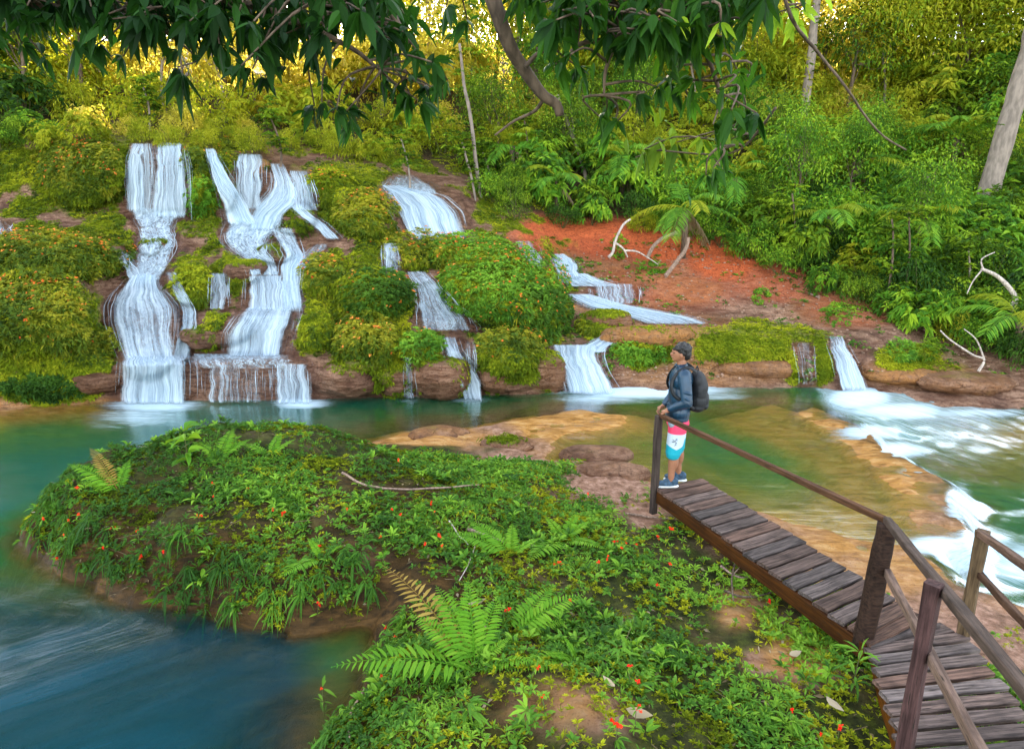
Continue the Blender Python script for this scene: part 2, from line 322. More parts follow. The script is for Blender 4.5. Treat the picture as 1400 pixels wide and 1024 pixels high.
red = blob(px, py, [(760, 320, 66, 30, 1), (830, 326, 66, 34, 1), (900, 332, 70, 34, 1), (990, 355, 60, 36, 1), (720, 320, 30, 20, .6), (1060, 385, 80, 30, .6), (920, 390, 120, 40, .4), (1180, 420, 90, 30, .4)])
ochre = blob(px, py, [(930, 460, 90, 30, .8), (1000, 480, 90, 40, .7), (960, 512, 120, 20, .35), (860, 375, 80, 20, .6), (940, 400, 50, 22, .5), (1250, 510, 80, 20, .8), (820, 420, 120, 12, .4), (1150, 420, 80, 30, .3), (150, 330, 20, 20, .3), (800, 345, 60, 30, .5), (60, 550, 110, 10, .7)])
HG = (px, py, PN, moss)
def rock_material():
    t = NT('wet_travertine'); P_ = t.pos(); ms = t.attr('moss'); rd = t.attr('red'); oc = t.attr('ochre'); fo = t.attr('forest'); wt_ = t.attr('wet')
    n1 = t.noise(P_, 1.3, 6, .6); n2 = t.noise(P_, 6, 8, .65); n3 = t.noise(t.mapping(P_, (1.5, 1.5, 9)), 2.2, 7, .6, .6); n4 = t.noise(P_, 26, 5, .65); cr = t.n('TexVoronoi', _feature='DISTANCE_TO_EDGE', Vector=t.n('VectorMath', _operation='ADD', i0=t.mapping(P_, (1, 1, 2.2)), i1=t.n('TexNoise', Vector=P_, Scale=1.3, Detail=4).outputs[1]).outputs[0], Scale=1.9).outputs[0]
    c = t.ramp(n1, (.3, (.11, .055, .035)), (.48, (.27, .15, .095)), (.66, (.42, .25, .16)))
    c = t.mix(t.ss(n3, .38, .62), t.mix(1.0, c, (.5, .42, .38), 'MULTIPLY'), c)
    c = t.mix(t.math('MULTIPLY', oc, t.ss(n2, .2, .6)), c, t.mix(n3, (.42, .16, .035), (.5, .27, .1)))
    c = t.mix(t.math('MULTIPLY', rd, t.ss(n2, .1, .45)), c, t.mix(n2, (.42, .07, .02), (.62, .15, .05)))
    c = t.mix(t.math('MULTIPLY', t.math('MULTIPLY', rd, t.ss(t.noise(t.mapping(P_, (4, 4, .7)), 2.5, 6, .7), .5, .68)), .7), c, (.13, .035, .015))
    c = t.mix(t.math('MULTIPLY', wt_, .75), c, t.mix(1.0, c, (.5, .42, .4), 'MULTIPLY'))
    mf = t.math('MULTIPLY', ms, t.ss(t.math('ADD', ms, t.math('MULTIPLY', n2, .8)), .55, .95))
    c = t.mix(mf, c, t.ramp(t.noise(P_, 4, 6, .7), (.3, (.04, .06, .004)), (.5, (.15, .20, .008)), (.7, (.34, .30, .012))))
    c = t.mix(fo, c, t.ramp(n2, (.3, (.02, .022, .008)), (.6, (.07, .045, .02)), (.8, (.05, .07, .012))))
    c = t.mix(t.ss(n4, .5, .7), c, t.mix(1.0, c, (.38, .34, .32), 'MULTIPLY'))
    c = t.mix(t.math('MULTIPLY', t.ss(n2, .56, .72), .5), c, t.mix(1.0, c, (1.7, 1.6, 1.5), 'MULTIPLY'))
    crk = t.math('MULTIPLY', t.ss(cr, .03, .0), t.ss(n1, .5, .62))
    c = t.mix(t.math('MULTIPLY', crk, .4), c, (.05, .025, .015))
    h = t.math('SUBTRACT', t.math('ADD', t.math('MULTIPLY', n2, .8), t.math('ADD', t.math('MULTIPLY', n3, .6), t.math('MULTIPLY', n4, .45))), t.math('MULTIPLY', crk, .25))
    return t.done(t.pbr(c, t.math('SUBTRACT', .75, t.math('MULTIPLY', wt_, .4)), t.bump(h, 1, .09), .16))
M_rock = rock_material()
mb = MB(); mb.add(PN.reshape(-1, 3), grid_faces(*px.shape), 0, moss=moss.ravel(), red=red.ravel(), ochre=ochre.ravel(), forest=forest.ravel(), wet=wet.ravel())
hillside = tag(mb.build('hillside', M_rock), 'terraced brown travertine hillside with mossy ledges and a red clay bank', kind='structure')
# ------------------------------------------------------------------ near ground and pool bed, a height field in metres
def poly(pts, z=0.0):
    a = np.array(pts, float); return at_z(a[:, 0], a[:, 1], z)[:, :2]
def sdist(X, Y, pl):              # signed distance, positive inside
    d = np.full(X.shape, 1e9); ins = np.zeros(X.shape, bool)
    for k in range(len(pl)):
        ax, ay = pl[k]; bx, by = pl[(k+1) % len(pl)]
        ex, ey = bx-ax, by-ay; wx, wy = X-ax, Y-ay
        t = np.clip((wx*ex+wy*ey)/(ex*ex+ey*ey+1e-12), 0, 1)
        d = np.minimum(d, (wx-ex*t)**2+(wy-ey*t)**2)
        c = (ay > Y) != (by > Y)
        with np.errstate(divide='ignore', invalid='ignore'): xi = (bx-ax)*(Y-ay)/(by-ay)+ax
        ins ^= c & (X < xi)
    d = np.sqrt(d); return np.where(ins, d, -d)
LAND = poly([(380, 1120), (425, 1030), (450, 985), (485, 935), (520, 890), (520, 850), (470, 850), (400, 862), (330, 850), (250, 838), (180, 818), (120, 795), (70, 768), (38, 738),
 (50, 712), (90, 690), (180, 668), (300, 640), (400, 628), (470, 625), (560, 612), (620, 600), (650, 606), (720, 612), (760, 628), (800, 622), (850, 632), (893, 655), (940, 680), (1000, 690), (1044, 703),
 (1097, 723), (1164, 735), (1205, 747), (1243, 746), (1290, 778), (1316, 797), (1352, 811), (1400, 826), (1560, 880), (1700, 1120), (1500, 1700), (300, 1700)])
LH = np.array([(90, 690, .5), (150, 650, .62), (210, 617, .8), (300, 602, .86), (400, 606, .8), (470, 625, .6), (60, 730, .3), (250, 720, .6), (160, 740, .45), (300, 780, .42), (400, 780, .5), (480, 740, .5), (560, 620, .22), (600, 700, .45),
 (640, 620, .12), (700, 650, .3), (720, 625, .1), (800, 640, .1), (850, 680, .12), (760, 740, .35), (900, 740, .15), (950, 830, .2), (650, 850, .4), (560, 860, .3), (700, 950, .55), (600, 920, .45), (600, 1010, .65), (800, 1010, .65), (1000, 950, .38),
 (1100, 950, .25), (1200, 1000, .3), (1080, 830, .12), (1130, 740, .03), (1200, 780, .06), (1350, 850, .08), (1300, 830, .05), (480, 1010, .3), (470, 960, .15), (1000, 700, .06), (900, 700, .1), (560, 800, .35)])
LP = at_z(LH[:, 0], LH[:, 1], LH[:, 2])[:, :2]
SHELF = [ # polygon, top height, slope outside, roughness
 (poly([(430, 640), (470, 618), (560, 594), (640, 589), (740, 570), (800, 563), (850, 570), (845, 581), (770, 592), (735, 605), (748, 625), (700, 640)]), .03, .35),
 (poly([(-300, 590), (0, 568), (60, 560), (130, 555), (125, 548), (-300, 552)]), -.03, .3),
 (poly([(0, 790), (60, 770), (140, 800), (260, 835), (400, 860), (470, 850), (520, 870), (480, 925), (400, 905), (300, 880), (200, 850), (100, 835), (-200, 880), (-200, 830)]), -.30, .45),
 (poly([(380, 1100), (430, 1010), (450, 950), (400, 960), (400, 1000), (360, 1100)]), -.12, .6),
 (poly([(990, 566), (1060, 548), (1105, 560), (1145, 573), (1190, 597), (1210, 612), (1262, 638), (1300, 663), (1288, 690), (1310, 720), (1298, 735), (1245, 745), (1164, 735), (1097, 723), (1044, 703), (1010, 690), (1110, 690), (1150, 660), (1120, 625), (1060, 600)]), -.10, .45),
 (poly([(1110, 556), (1150, 571), (1193, 594), (1215, 612), (1262, 635), (1302, 662), (1292, 690), (1316, 720), (1300, 737), (1262, 725), (1240, 700), (1238, 680), (1200, 652), (1165, 610), (1130, 585), (1095, 566)]), .0, .7),
 (poly([(730, 660), (640, 660), (900, 660), (960, 700), (1044, 712), (1044, 690), (985, 660), (905, 630), (860, 615), (760, 612)]), -.18, .4),
 (poly([(960, 640), (1040, 640), (1060, 690), (1000, 700), (950, 690)]), -.35, .3),
 (poly([(1290, 588), (1330, 577), (1400, 574), (1600, 580), (1600, 612), (1400, 604), (1330, 602)], -.3), -.22, .35),
 (poly([(1230, 620), (1400, 600), (1600, 620), (1600, 700), (1400, 655), (1300, 640)], -.3), -.5, .4),
]
CHAN = poly([(1090, 520), (1112, 549), (1145, 573), (1193, 598), (1215, 615), (1262, 640), (1303, 664), (1292, 690), (1318, 721), (1302, 738), (1248, 748), (1255, 762), (1290, 782), (1316, 800), (1352, 815), (1400, 832), (1700, 950),
 (2100, 800), (1900, 590), (1400, 540), (1300, 535), (1230, 522), (1180, 515)], -.02)
def ground_h(X, Y):
    X, Y = np.broadcast_arrays(np.asarray(X, float), np.asarray(Y, float)); P3 = np.stack([X, Y, 0*X], -1)
    wob = fbm(P3, 1.6, 3, 21)*.16+fbm(P3, 5, 3, 22)*.09
    sl = sdist(X, Y, LAND)+wob
    num = 0; den = 0
    for (lx, ly), (_, _, lz) in zip(LP, LH):
        w_ = 1/(((X-lx)**2+(Y-ly)**2)+.05)**1.6; num = num+w_*lz; den = den+w_
    hl = num/den
    islet = sstep(.8, -1.2, X)
    prof = np.clip(sl/(.55-.2*islet), 0, 1)**.75
    land = np.where(sl > 0, hl*prof+fbm(P3, 2.5, 4, 31)*.13*np.clip(sl*4, 0, 1)*(.4+hl*1.2), sl*1.6)
    bed = -1.15+fbm(P3, .8, 3, 33)*.2
    for pl, top, slope in SHELF:
        s_ = sdist(X, Y, pl)+wob*1.2
        h = np.where(s_ > 0, top+fbm(P3*np.array([1, 1.8, 1]), 2.6, 4, 35)*.085*np.clip(s_*3, 0, 1), top+s_*slope)
        bed = np.maximum(bed, h)
    return np.maximum(bed, land), sl
def chan_d(X, Y):
    q = np.stack([X, Y, 0*X], -1); return sdist(X, Y, CHAN)+.22*fbm(q, 1.2, 3, 71)+.07*fbm(q, 5, 2, 72)
def water_h(X, Y):
    s_ = chan_d(X, Y); return -.30*sstep(-.02, .45, s_)*(.12+.88*sstep(12.2, 9.8, Y)), s_
gx = np.arange(-12, 13.01, .055); gy = np.arange(.3, 15.6, .055)
GX, GY = np.meshgrid(gx, gy)
GZ, GS = ground_h(GX, GY)
chs = chan_d(GX, GY)
GZ = np.where(chs > 0, np.minimum(GZ, np.maximum(np.where(GS > -.05, GZ, -9), np.maximum(-.95, .0-chs*1.3+0*GZ))) , GZ)
for pl, top, slope in SHELF[8:]:
    s_ = sdist(GX, GY, pl)+fbm(np.stack([GX, GY, 0*GX], -1), 1.5, 3, 2)*.12; GZ = np.maximum(GZ, np.where(s_ > 0, top+.03*fbm(np.stack([GX, GY*2, 0*GX], -1), 2, 3, 8), top+s_*slope))
def gz_at(x, y):
    x = np.asarray(x, float); y = np.asarray(y, float)
    i = np.clip((x-gx[0])/.055, 0, len(gx)-1.001); j = np.clip((y-gy[0])/.055, 0, len(gy)-1.001)
    a = i.astype(int); b = j.astype(int); fx = i-a; fy = j-b
    return (GZ[b, a]*(1-fx)+GZ[b, a+1]*fx)*(1-fy)+(GZ[b+1, a]*(1-fx)+GZ[b+1, a+1]*fx)*fy
def ground_pt(px, py):            # where the sight line through a photo pixel meets the near ground
    px = np.atleast_1d(np.asarray(px, float)); py = np.atleast_1d(np.asarray(py, float)); z = np.full(px.shape, .4)
    for _ in range(14):
        p = at_z(px, py, z); z = z*.45+gz_at(p[:, 0], p[:, 1])*.55
    p = at_z(px, py, z); p[:, 2] = gz_at(p[:, 0], p[:, 1]); return p
qx, qy, _z = to_px(np.stack([GX, GY, GZ], -1))
gmoss = sstep(.0, .25, GS)*np.clip(sstep(.05, .16, GZ)+.0, 0, 1)
bare = blob(qx, qy, [(830, 660, 70, 35, 1), (740, 622, 70, 12, 1), (600, 600, 90, 10, 1), (1150, 770, 140, 45, 1), (1000, 730, 50, 40, .5), (1100, 900, 60, 45, .75), (780, 970, 110, 45, .5), (1350, 850, 90, 50, .9), (500, 830, 60, 80, .9), (740, 690, 60, 30, .35), (1010, 830, 40, 30, .6), (1040, 905, 30, 20, .7)])
gmoss = np.clip(gmoss*(1-bare)+fbm(np.stack([GX, GY, GZ], -1), 3, 3, 50)*.3*gmoss, 0, 1)
algae = sstep(.6, -.2, GX)*sstep(.8, .38, GZ+.12*fbm(np.stack([GX, GY, GZ], -1), 3, 3, 44))*sstep(8.2, 7.2, GY)  # dark wet bank rock, with shade under the overhanging plants painted in
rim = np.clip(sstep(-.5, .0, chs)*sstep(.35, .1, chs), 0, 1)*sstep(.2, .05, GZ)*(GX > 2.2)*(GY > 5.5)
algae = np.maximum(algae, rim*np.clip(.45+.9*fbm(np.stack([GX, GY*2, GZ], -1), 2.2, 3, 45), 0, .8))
gor = np.clip(sstep(.06, -.05, GZ)*sstep(-.9, -.1, GZ)+blob(qx, qy, [(780, 575, 90, 30, 1), (560, 600, 130, 20, .8), (1000, 830, 60, 60, .6), (1090, 890, 60, 40, .8), (740, 960, 100, 40, .5), (440, 860, 130, 60, .5), (1180, 770, 150, 50, .6), (1150, 640, 120, 90, .8)]), 0, 1)
def ground_material():
    t = NT('islet_soil_and_rock'); P_ = t.pos(); ms = t.attr('moss'); oc = t.attr('ochre'); z = t.n('SeparateXYZ', Vector=P_).outputs[2]
    n1 = t.noise(P_, 1.6, 6, .6); n2 = t.noise(P_, 9, 8, .65); n3 = t.noise(t.mapping(P_, (1.2, 3.5, 6)), 2.5, 7, .6, .8); n4 = t.noise(P_, 45, 4, .6)
    c = t.ramp(n2, (.3, (.09, .045, .022)), (.5, (.26, .14, .09)), (.68, (.44, .27, .19)))
    c = t.mix(t.math('MULTIPLY', oc, t.ss(n1, .15, .5)), c, t.ramp(n3, (.3, (.16, .07, .012)), (.52, (.42, .2, .05)), (.7, (.55, .33, .13))))
    mf = t.math('MULTIPLY', ms, t.ss(t.math('ADD', ms, n2), .7, 1.2))
    c = t.mix(mf, c, t.ramp(t.noise(P_, 7, 6, .7), (.3, (.010, .013, .004)), (.5, (.03, .035, .008)), (.7, (.07, .085, .010))))  # soil moss, darkened so shadow between the leaves is in its colour
    c = t.mix(t.ss(n4, .55, .75), c, t.mix(1.0, c, (.4, .38, .35), 'MULTIPLY'))
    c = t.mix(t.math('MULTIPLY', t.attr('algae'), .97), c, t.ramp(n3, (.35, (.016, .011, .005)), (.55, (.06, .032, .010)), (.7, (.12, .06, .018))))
    c = t.mix(t.ss(z, -.35, -.9), c, (.10, .13, .05))
    h = t.math('ADD', t.math('MULTIPLY', n2, .6), t.math('ADD', t.math('MULTIPLY', n3, .5), t.math('MULTIPLY', n4, .3)))
    return t.done(t.pbr(c, t.math('ADD', .38, t.math('MULTIPLY', t.ss(z, -.02, .2), .42)), t.bump(h, .9, .05), .1))
M_ground = ground_material()
M_ground.node_tree.nodes['Principled BSDF'].inputs['Roughness'].default_value = .7
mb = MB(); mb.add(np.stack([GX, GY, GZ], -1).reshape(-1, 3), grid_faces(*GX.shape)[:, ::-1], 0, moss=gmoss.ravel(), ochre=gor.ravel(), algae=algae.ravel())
tag(mb.build('riverbed_and_bank', M_ground), 'rocky islet, sandy shelves and bed of the green pool', kind='structure')
# far ground sheet out to the horizon, below everything
mb = MB(); mb.add([(-900, -300, -2.2), (900, -300, -2.2), (900, 1200, -2.2), (-900, 1200, -2.2)], [(0, 1, 2, 3)])
tag(mb.build('ground', plain_mat('forest_soil', (.05, .05, .02), .9, scale=.3)), 'dark forest ground running to the horizon', kind='structure')
# ------------------------------------------------------------------ pool and river surface
wx = np.arange(-12, 13.01, .06); wy = np.arange(.3, 15.2, .06); WX, WY = np.meshgrid(wx, wy)
WZ, WS = water_h(WX, WY)
WP = np.stack([WX, WY, WZ], -1)
inch = sstep(0, .4, WS)
rough_ = fbm(WP*np.array([.8, 1, 1]), 1.6, 3, 80)
WZ = WZ+.006*fbm(WP, 3, 2, 81)+inch*(.05*rough_+.02*fbm(WP, 5, 2, 82))
bedz = gz_at(WX, WY)
depth = np.clip(WZ-bedz, 0, 3)
wpx, wpy, _z = to_px(WP)
FOAM = [(212, 554, 80, 12, 1), (190, 570, 80, 18, .55), (150, 580, 50, 12, .3), (412, 551, 48, 10, 1), (640, 547, 40, 5, .5), (560, 548, 20, 4, .4), (880, 533, 140, 16, 1.2), (830, 545, 90, 10, .6), (800, 527, 50, 10, 1), (980, 542, 60, 8, .5), (930, 560, 60, 8, .2),
 (1175, 545, 60, 22, 1.2), (1225, 562, 100, 18, 1.0), (1190, 592, 60, 16, .9), (1225, 615, 60, 16, 1.0), (1330, 565, 120, 10, .7), (1255, 645, 40, 10, .5), (1310, 690, 25, 40, .8), (1280, 745, 60, 16, 1.1), (1340, 745, 60, 30, .9), (1390, 770, 60, 40, .8), (1180, 605, 14, 12, .8), (1330, 555, 120, 8, .4), (300, 560, 80, 10, .25), (520, 590, 120, 14, .12)]
foam = np.zeros(WX.shape)
for bx, by, rx, ry, s in FOAM:
    q = np.sqrt(((wpx-bx)/rx)**2+((wpy-by)/ry)**2); foam = np.maximum(foam, s*sstep(1.3, .1, q))
foam = np.maximum(foam, .5*inch*sstep(690, 560, wpy)*sstep(1440, 1330, wpx))
foam = np.maximum(foam, .75*sstep(.02, .12, WS)*sstep(.5, .25, WS)*sstep(560, 600, wpy))
# streak coordinates along the flow
ang = np.where(WS > -.3, 0, 0)+R(-38)*inch+R(-3)*(1-inch)
ll = sstep(760, 860, wpy)*sstep(560, 420, wpx); ang = ang*(1-ll)+R(35)*ll
def flow_uv(a): return np.stack([WX*math.cos(a)+WY*math.sin(a), -WX*math.sin(a)+WY*math.cos(a)], -1)
U = flow_uv(R(-3))*(1-np.maximum(inch, ll))[..., None]+flow_uv(R(-52))*(inch)[..., None]+flow_uv(R(35))*(ll*(1-inch))[..., None]
def water_material():
    t = NT('river_water'); d = t.attr('depth'); fo = t.attr('foam'); uv = t.n('UVMap').outputs[0]
    st = t.noise(t.mapping(uv, (.55, 5, 1)), 2.2, 5, .6, .3); st2 = t.noise(t.mapping(uv, (.3, 2.2, 1)), 1.2, 4, .6, .4)
    fine = t.noise(t.mapping(uv, (.7, 9, 1)), 5, 3, .6)
    turb = t.math('SUBTRACT', 1, t.math('EXPONENT', t.math('MULTIPLY', d, -2.3)))
    turb = t.math('MULTIPLY', turb, t.math('ADD', .72, t.math('MULTIPLY', st2, .5)), clamp=True)
    deep = t.ramp(t.math('ADD', d, t.math('MULTIPLY', t.math('SUBTRACT', st2, .5), .5)), (.12, (.10, .11, .014)), (.42, (.012, .11, .03)), (1, (.002, .095, .065)))
    deep = t.mix(t.attr('bluish'), deep, t.mix(t.ss(st2, .2, .8), (.002, .028, .030), (.004, .05, .072)))  # blue sky reflection painted into the colour of the near-left pool
    tint = t.mix(t.ss(d, 0, .6), (1, .97, .88), (.45, .8, .55))
    bm = t.bump(t.math('ADD', t.math('MULTIPLY', st, .5), t.math('ADD', t.math('MULTIPLY', st2, .6), t.math('MULTIPLY', fine, .12))), .16, .05)
    tr = t.n('BsdfTransparent', Color=tint).outputs[0]
    df = t.n('BsdfDiffuse', Color=deep, Normal=bm).outputs[0]
    body = t.n('MixShader', i0=turb, i1=tr, i2=df).outputs[0]
    gl = t.n('BsdfGlossy', Color=(.9, .95, 1), Roughness=.14, Normal=bm).outputs[0]
    fr = t.n('Fresnel', IOR=1.17).outputs[0]
    body = t.n('MixShader', i0=t.math('MULTIPLY', fr, t.n('Mix', _data_type='FLOAT', i0=t.attr('still'), i2=.42, i3=.05).outputs[0], clamp=True), i1=body, i2=gl).outputs[0]
    fm = t.ss(t.math('ADD', t.math('MULTIPLY', fo, 1.25), t.math('MULTIPLY', t.math('SUBTRACT', t.math('ADD', t.math('MULTIPLY', st, .5), t.math('MULTIPLY', fine, .5)), .5), 1.5)), .15, 1.35)
    fm = t.math('MULTIPLY', fm, t.ss(fo, .01, .2))
    white = t.n('BsdfDiffuse', Color=(.55, .68, .74), Normal=bm).outputs[0]
    return t.done(t.n('MixShader', i0=fm, i1=body, i2=white).outputs[0])
M_water = water_material()
keep = ((WZ-bedz) > -.22).ravel()
fc = grid_faces(*WX.shape)[:, ::-1]; fc = fc[keep[fc].any(1)]
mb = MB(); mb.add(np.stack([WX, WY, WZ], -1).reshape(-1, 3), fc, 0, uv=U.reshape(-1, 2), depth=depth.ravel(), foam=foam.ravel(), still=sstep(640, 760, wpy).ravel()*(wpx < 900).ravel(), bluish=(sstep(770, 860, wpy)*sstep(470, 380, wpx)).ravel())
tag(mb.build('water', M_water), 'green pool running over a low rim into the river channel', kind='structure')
# ------------------------------------------------------------------ falls: veils of white water laid over the ledges
def fall_material():
    t = NT('falling_water'); uv = t.n('UVMap').outputs[0]; dn = t.attr('dens'); ed = t.attr('edge'); lc = t.attr('lace')
    s0 = t.noise(t.mapping(uv, (3.2, .3, 1)), 1, 3, .55, .25); s1 = t.noise(t.mapping(uv, (11, .4, 1)), 1, 3, .6, .12); s2 = t.noise(t.mapping(uv, (34, .55, 1)), 1, 2, .5); s3 = t.noise(t.mapping(uv, (5, 2.6, 1)), 1.6, 5, .7, 1.5)
    s = t.math('ADD', t.math('MULTIPLY', s0, .3), t.math('ADD', t.math('MULTIPLY', s1, .42), t.math('MULTIPLY', s2, .28)))
    s = t.n('Mix', _data_type='FLOAT', i0=t.math('MULTIPLY', lc, .85), i2=s, i3=s3).outputs[0]
    a = t.math('ADD', t.math('MULTIPLY', t.math('SUBTRACT', s, .5), 5.6), t.math('SUBTRACT', t.math('MULTIPLY', dn, 2.0), .85))
    a = t.math('ADD', a, t.math('MULTIPLY', t.math('SUBTRACT', ed, 1), 2.9))
    a = t.math('MULTIPLY', t.ss(a, -.6, 1.35), .88)
    col = t.mix(t.ss(s, .36, .6), (.34, .50, .62), (.70, .80, .86))
    df = t.n('BsdfDiffuse', Color=col).outputs[0]; tl = t.n('BsdfTranslucent', Color=(.5, .62, .72)).outputs[0]
    b = t.n('MixShader', i0=.3, i1=df, i2=tl).outputs[0]
    return t.done(t.n('MixShader', i0=a, i1=t.n('BsdfTransparent').outputs[0], i2=b).outputs[0])
M_fall = fall_material()
def fall(rows, label, off=.10, dens=.7, lace=0.0, group=None, arc=0.0, nu=None, kind=None):
    """rows: (py, xl, xr[, dens[, lace]]) down the fall, in photo pixels measured on the ledges"""
    r_ = [tuple(q)+(dens, lace)[len(q)-3:] if len(q) < 5 else tuple(q) for q in rows]
    r_ = np.array(r_, float); k = len(r_)
    r_[:, 1] -= 5; r_[:, 2] += 5; r_[0, 0] -= 4; r_[-1, 0] += 6
    n = max(8, int((r_[-1, 0]-r_[0, 0])/2.0)); tt = np.linspace(0, k-1, n)
    I = [np.interp(tt, np.arange(k), r_[:, c]) for c in range(5)]
    for c in range(3): I[c] = np.convolve(np.pad(I[c], 2, 'edge'), np.ones(5)/5, 'valid')
    m = nu or max(6, int((r_[:, 2]-r_[:, 1]).max()/2.5)); u = np.linspace(0, 1, m)
    X = I[1][:, None]*(1-u)+I[2][:, None]*u; Yp = I[0][:, None]+0*X
    s_ = np.linspace(0, 1, n)[:, None]; jj = np.stack([s_*4+u[None]*.6, u[None]*2+0*s_, 0*s_+0*u[None]], -1); X = X+4.5*fbm(jj, 1.7, 3, int(r_[0, 0]+r_[0, 1]) % 40)*np.minimum(1, s_*5)*np.minimum(1, (r_[:, 2]-r_[:, 1]).max()/30)
    D = depth_at(X, Yp)-off-.05-arc*np.sin(np.pi*s_)*(1-.3*np.abs(2*u-1)[None])
    P = at_y(X, Yp, D)
    P[..., 1] -= .03*fbm(np.stack([u[None]*m*.35+0*s_, s_*2+0*u, 0*s_+0*u], -1), 1, 2, int(r_[0, 1]) % 50)
    wm = (P[:, -1, 0]-P[:, 0, 0])
    ds = np.linalg.norm(np.diff(P[:, m//2], axis=0), axis=1); v = np.concatenate([[0], np.cumsum(ds)])
    W0 = wm.mean(); uu = (u[None]-.5)*(.55*W0+.45*wm[:, None])+r_[0, 1]*.37
    edge = np.minimum(1, np.minimum(u, 1-u)/.21)[None]*np.clip(s_/.08+.45, 0, 1)*np.clip((1-s_)/.10+.35, 0, 1)
    mb = MB()
    for q_ in (0, 1):
        mb.add((P-np.array([0, .045, -.01])*q_).reshape(-1, 3), grid_faces(n, m), 0, uv=np.stack([uu+0*v[:, None]+q_*3.3, v[:, None]+0*uu+q_*2], -1).reshape(-1, 2), dens=(I[3][:, None]+0*u-.03-.10*q_).ravel(), lace=(I[4][:, None]+0*u).ravel(), edge=(edge+0*X).ravel())
    # single strands that stray from the sheet
    wpx_ = (r_[:, 2]-r_[:, 1]).mean(); ns = int(np.clip(wpx_/2.1, 3, 50)*(.5+r_[:, 3].mean()))
    for _ in range(ns):
        t0 = rng.uniform(0, .35); t1 = rng.uniform(.65, 1.04); kk = max(6, int(n*(t1-t0))); ts = np.linspace(t0, t1, kk); u0 = rng.uniform(.01, .99)
        xl = np.interp(ts, np.linspace(0, 1, n), I[1]); xr = np.interp(ts, np.linspace(0, 1, n), I[2]); yy = np.interp(ts, np.linspace(0, 1, n), I[0])
        lcv = I[4].mean(); xc = xl+(xr-xl)*u0+(1.5+6*lcv)*fbm(np.stack([ts*(3+6*lcv), 0*ts+rng.uniform(0, 99), 0*ts], -1), 1.3, 2, 3)
        wd = rng.uniform(.8, 2.6)*(.5+np.sin(np.pi*np.linspace(.08, .97, kk)))*.6
        XX = np.stack([xc-wd, xc, xc+wd], 1); YY = np.repeat(yy[:, None], 3, 1); DD = depth_at(XX, YY)-off-.09-arc*np.sin(np.pi*ts)[:, None]-.02*np.array([0, 1, 0])
        PP = at_y(XX, YY, DD); ed_ = np.tile([0, 1., 0], kk)*np.repeat(np.minimum(1, np.minimum(np.arange(kk)+.3, kk-.7-np.arange(kk))/2.5), 3)
        mb.add(PP.reshape(-1, 3), grid_faces(kk, 3), 0, uv=np.stack([np.tile([0, .04, .08], kk)+rng.uniform(0, 50), np.repeat(ts*3, 3)], -1), dens=np.full(kk*3, rng.uniform(.4, .85)), lace=np.zeros(kk*3), edge=ed_)
    return tag(mb.build('waterfall', M_fall), label, 'waterfall', group)
for rows, lab, off, dens, lace, arc in FALLS: fall(rows, lab, off, dens, lace, arc=arc)
# ------------------------------------------------------------------ leaves
def nrm(a): return a/(np.linalg.norm(a, axis=-1)[..., None]+1e-9)
def leaf_geo(P, D, L, W, up=None, fold=.25, droop=.25, seg=1, rnd=None, mb=None, mat=0, twist=.5):
    P = np.asarray(P, float); n = len(P); D = nrm(np.asarray(D, float)); L = np.broadcast_to(L, (n,)); W = np.broadcast_to(W, (n,))
    if up is None: up = np.array([0, 0, 1.])+rng.normal(0, twist, (n, 3))
    S = np.cross(D, up); S = nrm(S); N = np.cross(S, D)
    dz = np.array([0, 0, -1.])
    if seg == 1:
        prof = [(.42, 1)]
    elif seg == 2: prof = [(.28, .85), (.62, .85)]
    else: prof = [(.16, .6), (.4, 1), (.7, .72)]
    v = [P]; fs = []; k = 1
    for t, w_ in prof:
        c = P+D*(L*t)[:, None]+dz*(L*droop*t*t)[:, None]
        s_ = S*(W*.5*w_)[:, None]; u_ = N*(W*fold*w_)[:, None]
        if seg == 1: v += [c-s_+u_, c+s_+u_]
        else: v += [c-s_+u_, c, c+s_+u_]
    v.append(P+D*L[:, None]+dz*(L*droop)[:, None])
    if seg == 1: f = [(0, 1, 3), (0, 3, 2)]
    else:
        f = [(0, 1, 2), (0, 2, 3)]; m = len(prof)
        for q in range(m-1):
            a = 1+3*q; b = a+3; f += [(a, b, b+1), (a, b+1, a+1), (a+1, b+1, b+2), (a+1, b+2, a+2)]
        a = 1+3*(m-1); t_ = 3*m+1; f += [(a, t_, a+1), (a+1, t_, a+2)]
    V = np.stack(v, 1); kk = V.shape[1]
    Fc = (np.array(f)[None]+(np.arange(n)*kk)[:, None, None]).reshape(-1, 3)
    r_ = rng.random(n) if rnd is None else np.clip(rnd+rng.normal(0, .12, n), 0, 1)
    mb = mb or MB(); mb.add(V.reshape(-1, 3), Fc, mat, rnd=np.repeat(r_, kk)); return mb
def rand_dirs(n, zlo=-1, zhi=1):
    z = rng.uniform(zlo, zhi, n); a = rng.uniform(0, 2*np.pi, n); r_ = np.sqrt(1-z*z)
    return np.stack([r_*np.cos(a), r_*np.sin(a), z], -1)
